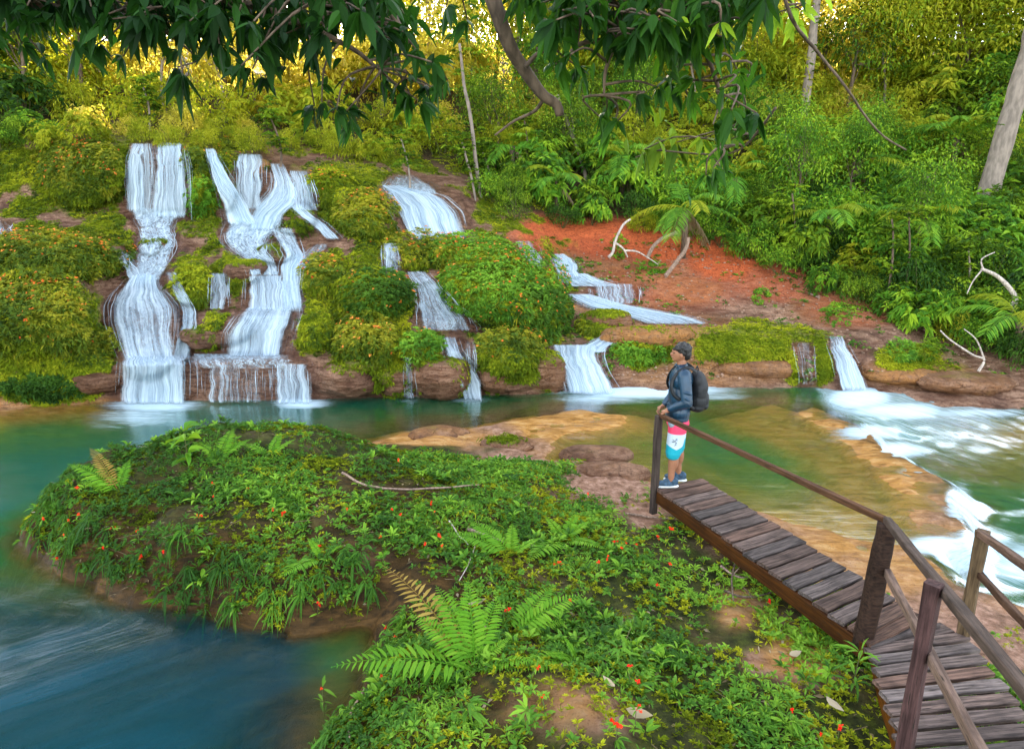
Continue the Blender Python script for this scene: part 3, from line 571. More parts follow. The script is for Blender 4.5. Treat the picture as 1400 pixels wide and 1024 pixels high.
def tufts(C, nl, L, W, out=None, spread=1.0, droop=.35, seg=1, mb=None, rnd=None, rise=.5, mat=0, rad=.1, fold=.25):
    """a rosette of nl leaves at every centre C; out is the direction each rosette faces"""
    C = np.asarray(C, float); n = len(C); out = np.broadcast_to(np.array([0, 0, 1.]) if out is None else out, (n, 3)); out = nrm(out)
    P = np.repeat(C, nl, 0); O = np.repeat(out, nl, 0); a = rand_dirs(n*nl); a -= O*(a*O).sum(1)[:, None]; a = nrm(a)
    D = nrm(a*spread+O*rng.uniform(rise*.3, rise*1.7, n*nl)[:, None])
    l = np.repeat(rng.uniform(.7, 1.25, n)*L, nl)*rng.uniform(.6, 1.15, n*nl)
    r_ = np.repeat(rng.random(n) if rnd is None else rnd, nl)
    up = O+rng.normal(0, .35, (n*nl, 3))
    return leaf_geo(P+D*(l*rad)[:, None], D, l, l*W, up, fold, droop, seg, r_, mb, mat)
G_D, G_M, G_L = (.010, .036, .004), (.075, .17, .010), (.30, .42, .02)
M_lf = dict(
 green=leaf_mat('leaf_green', G_D, G_M, G_L, .25), lush=leaf_mat('leaf_lush', (.018, .07, .008), (.09, .25, .016), (.34, .5, .028), .28),
 dark=leaf_mat('leaf_dark', (.012, .04, .006), (.035, .095, .01), (.09, .19, .015), .25),
 yellow=leaf_mat('leaf_yellow_green', (.10, .17, .008), (.27, .34, .014), (.5, .48, .03), .45),
 gold=leaf_mat('leaf_backlit_gold', (.25, .24, .015), (.52, .46, .04), (.78, .68, .14), .65, jitter=.5),  # yellow leaves with the golden backlight also painted into their colour
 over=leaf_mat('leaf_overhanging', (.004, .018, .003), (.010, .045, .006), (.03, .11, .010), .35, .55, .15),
 over2=leaf_mat('leaf_overhanging_lit', (.008, .035, .005), (.02, .08, .008), (.07, .2, .012), .45, .55, .15),  # lit copy of the overhanging leaf, brighter light put into its greens
 moss=leaf_mat('moss_leaf', (.03, .06, .004), (.15, .21, .008), (.46, .46, .02), .2, .8, .1),
 herb=leaf_mat('herb_leaf', (.02, .07, .008), (.075, .2, .015), (.24, .42, .03), .2),
 fern=leaf_mat('fern_leaf', (.06, .2, .01), (.13, .33, .015), (.26, .45, .03), .45),
 browned=leaf_mat('browned_frond', (.14, .08, .015), (.30, .19, .035), (.45, .32, .07), .3),
 dry=leaf_mat('dry_leaf', (.10, .07, .035), (.26, .19, .10), (.42, .34, .22), .2),
 bush=leaf_mat('bush_leaf', (.012, .04, .006), (.085, .15, .012), (.38, .34, .02), .2))
M_bark = plain_mat('brown_bark', (.13, .09, .06), .9, scale=9, var=.5, bump=.8, stretch=(3, 3, .6))
M_pale = plain_mat('pale_bark', (.24, .19, .15), .85, scale=5, var=.3, bump=.4, stretch=(2, 2, .7))
M_stem = plain_mat('green_brown_stem', (.10, .10, .03), .8, scale=9)
M_dead = plain_mat('bleached_wood', (.46, .38, .32), .85, scale=12, var=.45, bump=.6, stretch=(3, 3, .6))
M_orange = leaf_mat('orange_flower', (.65, .10, .02), (.8, .2, .03), (.9, .38, .08), .3)
M_red = leaf_mat('red_flower', (.75, .01, .008), (.9, .025, .01), (.95, .08, .02), .25)
# ------------------------------------------------------------------ crowns, shrubs and trees (prototypes share their meshes with the copies)
def crown_mesh(name, mat, rad=(1, 1, 1), clusters=60, per=40, L=.13, W=.42, cr=.28, hollow=.55, droop=.35, whorl=False, zlo=-.5):
    d = rand_dirs(clusters, zlo, 1); r_ = rng.uniform(hollow, 1, clusters)**.7
    lump = 1+.28*fbm(d*1.6+rng.uniform(0, 90), 1, 2, 3)
    C = d*(r_*lump)[:, None]*np.array(rad)
    mb = MB()
    if whorl:
        sub = np.repeat(C, max(1, per//9), 0)+rng.normal(0, cr, (clusters*max(1, per//9), 3))
        tufts(sub, 9, L, W, nrm(sub*np.array([1, 1, .6])+np.array([0, 0, .6])), 1, droop, 1, mb, rnd=np.repeat(rng.random(clusters), max(1, per//9)), rise=.35)
    else:
        g = rng.normal(0, 1, (clusters*per, 3)); g = g/np.maximum(1, np.linalg.norm(g, axis=1)/1.6)[:, None]
        P = np.repeat(C, per, 0)+g*cr*np.array([1, 1, .6])
        D = nrm(g+np.array([0, 0, .1])+rng.normal(0, .7, g.shape)); D[:, 2] -= .25
        leaf_geo(P, D, L*rng.uniform(.6, 1.3, len(P)), L*W*rng.uniform(.8, 1.2, len(P)), None, .2, droop, 1, np.repeat(rng.random(clusters), per), mb)
    return mb.mesh(name, mat, False), C
def trunk_mesh(name, mat, base, tip, r0, r1, targets, k=9, bend=.15, limbs=10, n=7):
    base = np.array(base, float); tip = np.array(tip, float)
    ctrl = [base+(tip-base)*t+rng.normal(0, bend, 3)*np.array([1, 1, .2])*math.sin(math.pi*t) for t in np.linspace(0, 1, 5)]
    pth = smooth_path(ctrl, k*2); rr = np.linspace(r0, r1, len(pth)); rr[0] *= 1.35; rr[1] *= 1.1
    mb = MB(); add_tube(mb, pth, rr, n)
    for tg in targets[:limbs]:
        i = rng.integers(int(len(pth)*.35), len(pth)-1); s_ = pth[i]; tg = np.array(tg)
        q = smooth_path([s_, s_*.55+tg*.45+np.array([0, 0, -.1])*np.linalg.norm(tg-s_)+rng.normal(0, .06, 3), tg], 7)
        add_tube(mb, q, np.linspace(max(.35*rr[i], .008), .006, 7), 5)
    return mb.mesh(name, mat, True)
def shrub_proto(kind, mat, **kw):
    cm, C = crown_mesh('shrub_leaves', M_lf[mat], **kw)
    C2 = C.copy(); tm = None
    mb = MB()
    for c in C2[:14]:
        b = np.array([rng.normal(0, .08), rng.normal(0, .08), -1.0]); add_tube(mb, smooth_path([b, (b+c)/2+rng.normal(0, .08, 3), c], 7), np.linspace(.022, .006, 7), 5)
    return cm, mb.mesh('shrub_stems', M_stem)
SHR = {}
for mt in ('green', 'lush', 'dark', 'yellow', 'gold'):
    SHR[mt] = [shrub_proto('a', mt, clusters=70, per=26, L=.15, W=.42, cr=.2), shrub_proto('b', mt, rad=(1.15, 1, .85), clusters=46, per=36, L=.24, W=.36, cr=.17, whorl=True, droop=.5)]
SHR['lush'].append(shrub_proto('c', 'lush', rad=(1, 1, .9), clusters=40, per=27, L=.34, W=.34, cr=.14, whorl=True, droop=.55))
SHR['green'].append(shrub_proto('d', 'green', rad=(.9, .9, 1.2), clusters=80, per=34, L=.09, W=.5, cr=.17))
def place_shrub(p, s, mat, var, label, group=None, rz=None, name='shrub', cat='shrub'):
    cm, sm = SHR[mat][var % len(SHR[mat])]
    e = empty(name, (p[0], p[1], p[2]+s*.62)); e.rotation_euler = (rng.normal(0, .12), rng.normal(0, .12), rng.uniform(0, 6.28) if rz is None else rz); e.scale = (s*rng.uniform(.9, 1.15), s, s*rng.uniform(.8, 1.15))
    mobj('leaves', cm, e); mobj('stem', sm, e)
    return tag(e, label, cat, group)
def tree_proto(mat, bark, h, cr, clusters, per, L, r0=.11, W=.42, lean=.5, csz=.5, hollow=.3):
    cm, C = crown_mesh('crown_mesh', M_lf[mat], rad=cr, clusters=clusters, per=per, L=L, W=W, cr=csz, hollow=hollow, zlo=-.8)
    top = np.array([rng.normal(0, lean), rng.normal(0, lean*.5), h])
    tm = trunk_mesh('trunk_mesh', bark, (0, 0, -.4), top+np.array([0, 0, cr[2]*.5]), r0, .02, C+top, limbs=26, bend=.25)
    return cm, tm, top
TREES = {'gold': [tree_proto('gold', M_bark, 3.6, (2.5, 2.3, 3.2), 88, 34, .24), tree_proto('gold', M_pale, 4.4, (2.1, 2.1, 3.9), 84, 34, .23, .08)],
 'yellow': [tree_proto('yellow', M_bark, 4.0, (2.4, 2.2, 2.8), 150, 38, .23), tree_proto('yellow', M_pale, 5.0, (2.0, 2.0, 3.2), 140, 38, .22, .08)],
 'green': [tree_proto('green', M_bark, 3.6, (2.0, 1.8, 1.9), 95, 38, .19), tree_proto('lush', M_bark, 4.4, (1.7, 1.7, 2.3), 85, 40, .2, .09)]}
def place_tree(p, s, kind, var, label, group=None, name='tree'):
    cm, tm, top = TREES[kind][var % 2]
    e = empty(name, p); e.rotation_euler = (0, 0, rng.uniform(0, 6.28)); e.scale = (s, s, s*rng.uniform(.9, 1.15))
    mobj('trunk', tm, e); c = mobj('crown', cm, e); c.location = tuple(top)
    return tag(e, label, 'tree', group)
def ell_low(c, r_):
    d = np.array([[1, 0, 0], [-1, 0, 0], [0, 1, 0], [0, -1, 0], [0, 0, 1], [0, 0, -1], [.6, .6, .5], [-.6, .6, .5], [.6, -.6, .5], [-.6, -.6, .5]], float)*rng.uniform(.6, 1.3, (10, 1))*np.array([1, 1, .6])*r_
    f = np.array([[0, 6, 4], [6, 2, 4], [2, 7, 4], [7, 1, 4], [1, 9, 4], [9, 3, 4], [3, 8, 4], [8, 0, 4], [0, 2, 6], [2, 1, 7], [1, 3, 9], [3, 0, 8], [0, 5, 2], [2, 5, 1], [1, 5, 3], [3, 5, 0]])
    return d+np.asarray(c), f
# ------------------------------------------------------------------ forest on the slopes
EDGE = ([-420, 0, 170, 250, 420, 520, 650, 700, 860, 1000, 1100, 1250, 1400, 1800], [203, 200, 204, 208, 214, 222, 268, 300, 312, 345, 392, 455, 500, 520])
def zone(px, py):  # where the backlit glow goes into the leaf colour
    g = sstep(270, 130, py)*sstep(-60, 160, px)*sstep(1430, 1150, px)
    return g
nshr = 0
SHL = {'gold': 'golden backlit bush among the far trees', 'yellow': 'yellow green bush on the forest slope', 'green': 'mid green leafy bush on the forest slope', 'lush': 'bright green large leaved bush on the forest slope', 'dark': 'dark green bush in the shade of the forest slope'}
for row, dy in enumerate(np.concatenate([[2, 16], np.arange(34, 420, 27)])):
    for pxx in np.arange(-120, 1560, 52):
        x = pxx+rng.uniform(-20, 20); y = np.interp(x, *EDGE)-dy+rng.uniform(-8, 8)
        if y < 104: continue
        if 130 < x < 680 and 140 < y < 172: continue
        if 520 < x < 650 and y > 238: continue
        if 150 < x < 430 and dy < 10: y -= 4
        g = zone(x, y-30)+rng.normal(0, .16)+.4*(y < 140)*(100 < x < 700)
        right = x > 700
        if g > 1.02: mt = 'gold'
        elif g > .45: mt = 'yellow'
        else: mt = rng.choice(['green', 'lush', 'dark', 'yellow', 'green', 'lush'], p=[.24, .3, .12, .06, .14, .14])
        s = rng.uniform(.6, 1.05)*(1.0 if row > 1 else .62)*(1+.012*(y < 160)*40)
        if x < 560 and row < 2: s *= .8
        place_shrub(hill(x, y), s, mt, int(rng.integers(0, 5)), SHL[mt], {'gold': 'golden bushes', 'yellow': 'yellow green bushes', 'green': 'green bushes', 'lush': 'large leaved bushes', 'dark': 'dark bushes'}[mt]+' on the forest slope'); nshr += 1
TRL = {'gold': 'golden backlit tree at the back of the forest', 'yellow': 'yellow green tree at the back of the forest', 'green': 'green leafy tree rising from the forest slope'}
for k, (yy, st, s0) in enumerate([(163, 92, .85), (130, 84, 1.05), (104, 74, 1.15)]):
    for pxx in np.arange(-160, 1600, st):
        x = pxx+rng.uniform(-35, 35); y = yy+rng.uniform(-8, 8)
        g = sstep(-60, 120, x)*sstep(1420, 1180, x)+rng.normal(0, .15)
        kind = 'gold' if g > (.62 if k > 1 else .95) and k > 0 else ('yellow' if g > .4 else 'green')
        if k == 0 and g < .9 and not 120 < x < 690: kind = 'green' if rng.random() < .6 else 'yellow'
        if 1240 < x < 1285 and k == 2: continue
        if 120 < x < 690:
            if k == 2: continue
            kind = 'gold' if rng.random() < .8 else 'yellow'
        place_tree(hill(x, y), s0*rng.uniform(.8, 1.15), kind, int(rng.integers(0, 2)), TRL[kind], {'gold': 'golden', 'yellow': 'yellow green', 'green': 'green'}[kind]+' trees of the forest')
# ------------------------------------------------------------------ flowering bushes on the ledges
M_fsoil = M_rock
def ellipse_pts(bx, by, rx, ry, n):
    r_ = np.sqrt(rng.random(n)); a = rng.uniform(0, 6.283, n); return bx+rx*r_*np.cos(a), by+ry*r_*np.sin(a)
def hnormal(px, py):
    a = hill(px+2, py)-hill(px-2, py); b = hill(px, py+2)-hill(px, py-2); N = nrm(np.cross(a, b)); return N*np.where(N[..., 1:2] > 0, -1, 1)
def bush(bx, by, rx, ry, label, mat='bush', flowers=.5, dens=1.0, L=.15, W=.36, top=.12, name='flowering_bush', cat='bush', droop=.3, group=None, fmat=None):
    n = int(rx*ry*3.14/20*dens); X, Y = ellipse_pts(bx, by, rx, ry, n); wb = 1+.22*fbm(np.stack([X*.03, Y*.03, 0*X], -1), 1, 3, 9); X = bx+(X-bx)*wb; Y = by+(Y-by)*wb; C = hill(X, Y); N = hnormal(X, Y)
    q = ((X-bx)/rx)**2+((Y-by)/ry)**2
    hgt = top*(.35+.65*(1-q))*(1+.9*fbm(C, 3.5, 3, 60)+.5*rng.normal(0, 1, n)); C = C+N*np.clip(hgt, .02, 1)[:, None]
    out = nrm(N+np.array([0, -.2, .75])+rng.normal(0, .25, N.shape))
    rd = np.clip(.5+.55*fbm(C, 1.8, 3, 61)+.25*sstep(by+ry, by-ry, Y)+rng.normal(0, .1, n), 0, 1)
    hg = Y > by+ry*.35; out[hg] = nrm(N[hg]*.7+np.array([0, -.1, -.7])+rng.normal(0, .25, (hg.sum(), 3)))
    e = empty(name, tuple(hill(bx, by+ry*.7)))
    inv = np.array(e.location)
    mb = tufts(C-inv, 9, L, W, out, 1, droop, 1, None, rd, .55)
    mobj('foliage', mb.mesh('bush_foliage', M_lf[mat], False), e)
    if flowers:
        k = int(n*flowers*.14); sel = rng.choice(n, k, p=(lambda w_: w_/w_.sum())((sstep(by+ry, by-ry, Y)+.05)*(.05+np.clip(fbm(C, 2.6, 2, 33)+.15, 0, 1)))); c = C[sel]-inv+out[sel]*L*.75
        mb = tufts(c, 6, L*.42, .6, out[sel], 1, .1, 1, None, None, .5, rad=.02); mobj('flowers', mb.mesh('bush_flowers', fmat or M_orange, False), e)
    return tag(e, label, cat, group)
BUSHES = [
 (60, 352, 125, 34, 'upper of two wide flowering banks at the left edge, orange flowers', 'bush', 1.0), (50, 425, 100, 50, 'lower of two wide flowering banks at the left edge above the dark bank', 'bush', .8),
 (112, 228, 54, 38, 'round orange flowered bush left of the topmost waterfall', 'bush', .9), (268, 216, 20, 30, 'small leafy bush between the straight veil and the slanting jet', 'bush', .2),
 (308, 214, 22, 22, 'orange topped bush above the grey veil of water', 'bush', 1.4), (500, 292, 44, 32, 'orange flowered bush left of the large white fall', 'bush', 1.3), (452, 250, 34, 20, 'yellow orange bush at the top beside the small forked fall', 'moss', 1.0),
 (440, 372, 28, 24, 'orange flowered bush right of the bright chute', 'bush', 1.3), (515, 400, 50, 30, 'dark bushy cushion with few orange flowers in the middle of the cascade', 'dark', .5), (500, 466, 38, 34, 'drooping bush hanging over brown rock in the middle', 'bush', .7),
 (576, 474, 32, 18, 'bright green bush hanging over the ledge left of the split fall', 'herb', .25), (575, 342, 52, 26, 'bush with orange flowers just below the large white fall', 'bush', 1.0), (640, 342, 56, 22, 'green bank with orange flowers right below the large white fall', 'herb', .8),
 (690, 388, 90, 52, 'largest bush on the cascade, broad and dotted with orange flowers', 'herb', .9), (742, 428, 40, 44, 'dark hanging right end of the largest bush', 'dark', .4), (700, 472, 48, 22, 'brownish drooping bush over the ledge above the split fall', 'bush', .5),
 (400, 430, 0, 0, '', '', 0), (275, 272, 22, 28, 'bright green ferny clump on the cliff left of the slanting jet', 'lush', 0), (262, 388, 26, 22, 'green mossy cushion left of the three thin trickles', 'moss', 0), (1230, 482, 22, 17, 'small dark green plant clump right of the far right fall', 'herb', 0), (1268, 480, 20, 14, 'low greyish green clump on rock under the right forest', 'green', 0),
 (870, 484, 36, 16, 'dark leafy clump under the ochre boulder', 'herb', 0), (845, 340, 12, 20, 'small bright green sprig on the red clay under the dead branch', 'lush', 0), (885, 368, 26, 8, 'low green herbs at the foot of the red clay', 'lush', 0),
 (1145, 432, 24, 14, 'leafy seedling on the brown slope', 'lush', 0), (1040, 408, 12, 12, 'tiny pale green seedling on the brown rock slope', 'lush', 0), (120, 470, 50, 28, 'mossy fringe above the dark undercut bank', 'bush', .1), (60, 530, 60, 16, 'dark ferns in the undercut left bank', 'dark', 0)]
for bx, by, rx, ry, lab, mat, fl in BUSHES:
    if rx: bush(bx, by, rx, ry, lab, mat, fl, L=.10 if rx > 24 else .09, dens=2.0, name='flowering_bush' if fl else 'leafy_bush')
# ------------------------------------------------------------------ moss on the ledges
hpx, hpy, hP, hm = HG
cand = np.argwhere((hm > .45) & (hpx > -80) & (hpx < 1480)); wgt = hm[cand[:, 0], cand[:, 1]]
sel = cand[rng.choice(len(cand), 90000, p=wgt/wgt.sum())]
C = hP[sel[:, 0], sel[:, 1]]+rng.normal(0, .02, (len(sel), 3)); HN = np.cross(np.gradient(hP, axis=1), np.gradient(hP, axis=0)); HN = nrm(HN); HN *= np.where(HN[..., 1:2] > 0, -1, 1)
Nn = HN[sel[:, 0], sel[:, 1]]
mb = tufts(C, 6, .058, .55, nrm(Nn+np.array([0, 0, .6])), 1, .5, 1, None, np.clip(.45+.6*fbm(C, 2.2, 3, 62)+.2*(Nn[:, 2]), 0, 1), .6)
tag(mb.build('moss', M_lf['moss'], smooth=False), 'yellow green moss growing over the wet ledges', 'moss', kind='stuff')

# mixed small plants between the bushes
cand = np.argwhere((hm > .3) & (hpx > -80) & (hpx < 820) & (hpy > 195) & (hpy < 500)); wgt = hm[cand[:, 0], cand[:, 1]]*np.clip(.4+fbm(hP[cand[:, 0], cand[:, 1]], 2.8, 2, 88), .05, 1)
sel = cand[rng.choice(len(cand), 9000, p=wgt/wgt.sum())]; C = hP[sel[:, 0], sel[:, 1]]+rng.normal(0, .03, (len(sel), 3)); Nn = HN[sel[:, 0], sel[:, 1]]
mb = tufts(C, 9, .10, .24, nrm(Nn+np.array([0, 0, .7])), 1, .6, 1, None, np.clip(.5+.7*fbm(C, 2.0, 3, 63), 0, 1), .7)
tag(mb.build('ledge_plants', M_lf['bush'], smooth=False), 'low trailing green plants spread over the mossy ledges', 'trailing plants', kind='stuff')

# small trees and saplings standing on the right slope
k = 0
for pxx in np.arange(660, 1480, 58):
    for lift in (60, 125, 190):
        x = pxx+rng.uniform(-24, 24); y = np.interp(x, *EDGE)-lift+rng.uniform(-14, 14)
        if y < 120 or rng.random() < .62 or x > 1310: continue
        place_tree(hill(x, y), rng.uniform(.42, .68), 'green', int(rng.integers(0, 2)), 'small slender green tree standing on the right forest slope', 'small green trees on the right slope'); k += 1
# loose stones on the bare slope and sparse herbs
cand = np.argwhere((hpx > 720) & (hpx < 1380) & (hpy > 330) & (hpy < 520) & (hm < .4) & (forest < .3))
sel = cand[rng.choice(len(cand), 900)]; C = hP[sel[:, 0], sel[:, 1]]; mb = MB()
for c in C:
    P_, Fq = ell_low(c, rng.uniform(.012, .05)); mb.add(P_, Fq, 0)
tag(mb.build('gravel', plain_mat('slope_stones', (.30, .19, .13), .85, .15, .45, 5, .5)), 'loose small stones scattered over the bare brown slope', 'stones', kind='stuff')
w_ = np.clip(fbm(hP[cand[:, 0], cand[:, 1]], 2.2, 2, 31)-.05, 0, 1)+.01; sel = cand[rng.choice(len(cand), 750, p=w_/w_.sum())]; C = hP[sel[:, 0], sel[:, 1]]; Nn = HN[sel[:, 0], sel[:, 1]]
mb = tufts(C, 8, .09, .3, nrm(Nn+np.array([0, 0, .8])), 1, .4, 1, None, rng.random(len(C)), .8)
tag(mb.build('slope_herbs', M_lf['herb'], smooth=False), 'sparse green herbs sprouting on the brown slope', 'herbs', kind='stuff')
# ------------------------------------------------------------------ ground cover of the islet and the near bank
def gnormal(x, y):
    e_ = .08; return nrm(np.stack([gz_at(x-e_, y)-gz_at(x+e_, y), gz_at(x, y-e_)-gz_at(x, y+e_), 2*e_+0*x], -1))
BARE = [(830, 660, 62, 30, 1), (740, 622, 70, 10, 1), (600, 598, 90, 8, 1), (1150, 765, 150, 45, 1), (1000, 725, 50, 34, 1), (1330, 830, 90, 50, 1), (1010, 830, 34, 26, .8), (1042, 905, 26, 18, .8), (1080, 840, 20, 20, .5),
 (780, 960, 40, 20, .8), (740, 985, 40, 25, .6), (880, 985, 60, 20, .6), (900, 930, 50, 20, .4), (860, 720, 50, 12, .5), (520, 800, 45, 60, .95), (430, 835, 70, 25, .9), (820, 1000, 60, 20, .5), (960, 880, 30, 16, .6), (1120, 960, 20, 26, .7), (1160, 860, 30, 20, .3)]
n = 46000
X = rng.uniform(-6.2, 5.4, n); Y = rng.uniform(1.9, 9.2, n); Z = gz_at(X, Y); Ppx, Ppy, _z = to_px(np.stack([X, Y, Z], -1))
sd_ = np.array(sdist(X, Y, LAND)); den = sstep(.02, .12, sd_)*sstep(.06, .16, Z)*(1-blob(Ppx, Ppy, BARE))
Nf = fbm(np.stack([X, Y, Z], -1), 1.1, 3, 90); den = den*np.clip(.58+1.5*Nf, .06, 1)
den = np.where(gz_at(X, Y)-gz_at(X, Y-.25) > .22, den+.6*(sd_ > 0)*(X < -.6), den)
ok = (rng.random(n) < den) & (Ppx > -60) & (Ppx < 1460) & (Ppy < 1090); G0 = np.stack([X, Y, Z], -1)[ok]; GN = gnormal(G0[:, 0], G0[:, 1])
tone = np.clip(.28+.34*sstep(-1.8, 0, G0[:, 0])+.9*fbm(G0, .9, 3, 91)+rng.normal(0, .15, len(G0)), 0, 1)  # leaf tone drops towards the left islet, its shade painted in
kindn = fbm(G0, 1.7, 2, 95)+rng.normal(0, .18, len(G0))
mb = MB()
kindn = kindn+.12*(G0[:, 0] > -.5); a = kindn < -.02; b = (kindn >= -.02) & (kindn < .16); c = kindn >= .16
tufts(G0[a]+GN[a]*.02, 9, .07, .2, nrm(GN[a]+np.array([0, -.15, .4])), 1, .3, 2, mb, tone[a], .9)
tufts(G0[b]+GN[b]*.05, 8, .05, .42, nrm(GN[b]+np.array([0, -.2, .3])), 1, .25, 2, mb, tone[b]*.9, .5)
tufts(G0[c]+GN[c]*.03, 11, .05, .3, nrm(GN[c]+np.array([0, 0, .5])), 1, .4, 1, mb, np.clip(tone[c]+.1, 0, 1), 1.2, mat=1)
mb.build('ground_cover', [M_lf['herb'], M_lf['moss']], smooth=False); gc = COL.objects[-1] if False else bpy.data.objects['ground_cover']
tag(gc, 'low green herbs and creeping moss covering the islet and the near bank', 'ground cover', kind='stuff')
# taller plants and an overhanging fringe along the islet's edge
e1 = rng.choice(len(G0), 1500); q = G0[e1]; sdq = np.array(sdist(q[:, 0], q[:, 1], LAND)); fr_ = (sdq < .4) & (q[:, 0] < .2) & (q[:, 1] < 7.6)
mb = MB(); gN = GN[e1][fr_]; tufts(q[fr_]+gN*.03+np.array([0, 0, .04]), 9, .17, .12, nrm(gN*np.array([2, 2, .4])+np.array([0, 0, .35])), 1, 1.0, 2, mb, tone[e1][fr_]*.7, .8)
e2 = rng.choice(len(G0), 520, p=(lambda w_: w_/w_.sum())(np.clip(fbm(G0, 1.9, 2, 14)+.05, .005, 1))); tufts(G0[e2]+np.array([0, 0, .05]), 8, .13, .22, None, 1, .4, 3, mb, rng.random(520), 1.1)
tag(mb.build('edge_plants', M_lf['herb'], smooth=False), 'taller loose green plants drooping over the edge of the islet', 'trailing plants', kind='stuff')
# second layer: fine short grass and moss between the herbs
s_ = rng.choice(len(G0), min(len(G0), 15000), replace=False); q = G0[s_]+rng.normal(0, .05, (len(s_), 3))*np.array([1, 1, 0]); q[:, 2] = gz_at(q[:, 0], q[:, 1])
mb = tufts(q, 8, .04, .16, None, 1, .3, 1, None, tone[s_], 1.6)
s2 = rng.choice(len(G0), 700, p=(lambda w_: w_/w_.sum())(np.clip(fbm(G0, 1.3, 2, 12)+.1, .01, 1))); tufts(G0[s2], 9, .17, .07, None, 1, .75, 2, mb, tone[s2], 2.2, rad=.02)
tag(mb.build('grass', M_lf['moss'], smooth=False), 'fine pale green grass between the herbs', 'grass', kind='stuff')
# litter: fallen twigs and brown leaves, uncountable
k = 1500; s_ = rng.choice(len(G0), k); q = G0[s_]+rng.normal(0, .12, (k, 3))*np.array([1, 1, 0]); q[:, 2] = gz_at(q[:, 0], q[:, 1])+.015
d = rand_dirs(k, -.12, .2); mb = leaf_geo(q, d, rng.uniform(.03, .09, k), rng.uniform(.012, .03, k), None, .2, .1, 1)
for _ in range(260):
    i = rng.integers(0, len(G0)); p = G0[i]+np.array([rng.normal(0, .1), rng.normal(0, .1), .02]); dd = rand_dirs(1, -.1, .15)[0]; l = rng.uniform(.08, .3)
    p[2] = gz_at(p[0], p[1])+.02; add_tube(mb, [p, p+dd*l*.5+rng.normal(0, .01, 3), p+dd*l], [.004, .003, .002], 4, rnd=.3)
tag(mb.build('leaf_litter', M_lf['dry'], smooth=False), 'brown dead leaves and twigs strewn over the ground', 'litter', kind='stuff')
# ------------------------------------------------------------------ ferns
def frond(base, tip, parent, mat='fern', sag=.25, wid=.3, n=22, name='frond'):
    base = np.array(base, float); tip = np.array(tip, float); L = np.linalg.norm(tip-base); mid = (base+tip)/2+np.array([0, 0, L*sag])
    t = np.linspace(0, 1, 16)[:, None]; pth = (1-t)**2*base+2*t*(1-t)*mid+t*t*tip
    inv = np.array(parent.location); mb = MB(); add_tube(mb, pth-inv, np.linspace(.005, .0015, 16), 4, rnd=.4)
    tt = np.linspace(.12, .99, n); q = np.stack([np.interp(tt, t[:, 0], pth[:, i]) for i in range(3)], -1); T = nrm(np.gradient(q, axis=0))
    S = nrm(np.cross(T, [0, 0, 1.])); U = np.cross(S, T)
    ln = L*wid*np.sin(np.pi*np.clip(tt*.9+.1, 0, 1))**.7*(1-.55*tt)
    for sg in (-1, 1):
        D = S*sg+T*.45+U*.12+rng.normal(0, .06, S.shape)
        leaf_geo(q-inv, D, ln*rng.uniform(.85, 1.1, n), ln*.17+.002, U, .1, .22, 2, .45+.25*rng.random()+0*ln, mb)
    return mobj(name, mb.mesh('fern_frond', M_lf[mat], False), parent)
def fern(bpx, bpy_, tips, label, group=None, wid=.3, dryf=()):
    b = ground_pt(bpx, bpy_)[0]; e = empty('fern', tuple(b))
    for i, (tx, ty, h) in enumerate(tips):
        frond(b, at_z(tx, ty, b[2]+h), e, 'browned' if i in dryf else 'fern', wid=wid*(.7 if i in dryf else 1), sag=.18)
    return tag(e, label, 'fern', group)
fern(650, 918, [(522, 772, .42), (596, 800, .4), (640, 792, .42), (682, 812, .34), (560, 838, .3), (452, 912, .22), (735, 905, .2), (610, 905, .12), (700, 870, .2)], 'largest fern, bright green with one browned frond, at the lower middle', wid=.27, dryf=(0,))
fern(698, 872, [(800, 812, .26), (760, 800, .2), (775, 850, .12)], 'fern with one long yellow green frond pointing right of the largest fern', wid=.3)
fern(700, 760, [(610, 730, .16), (640, 712, .2), (740, 735, .15), (700, 715, .2)], 'small lacy fern in the middle of the bank beside dead sticks')
fern(770, 740, [(720, 770, .1), (745, 705, .18), (810, 712, .16), (825, 750, .1), (790, 700, .2)], 'pale feathery fern right of the lacy fern')
fern(162, 672, [(92, 634, .3), (122, 612, .42), (178, 628, .28), (105, 660, .1)], 'fern with a yellowed frond leaning over the pool at the left of the islet', dryf=(1,))
fern(300, 628, [(345, 600, .14), (262, 604, .18), (320, 585, .25), (280, 615, .1)], 'bright fern on the crest of the islet beside the tall seedling')
fern(370, 625, [(330, 606, .15), (405, 600, .18), (385, 590, .22)], 'low bright fern on the crest of the islet')
fern(225, 792, [(183, 822, -.08), (250, 775, .12)], 'fern with a pale frond hanging from the front edge of the islet')
fern(440, 765, [(380, 790, .05), (420, 735, .2), (470, 745, .15)], 'fern hanging into the dark hollow of the islet')
fern(880, 900, [(840, 870, .12), (915, 880, .12), (890, 935, .05), (850, 925, .05)], 'small dark fern on the bare patch left of the walkway')
fern(790, 905, [(690, 918, .12), (745, 895, .15), (770, 870, .2)], 'flat fern with broad fronds at the bottom middle')
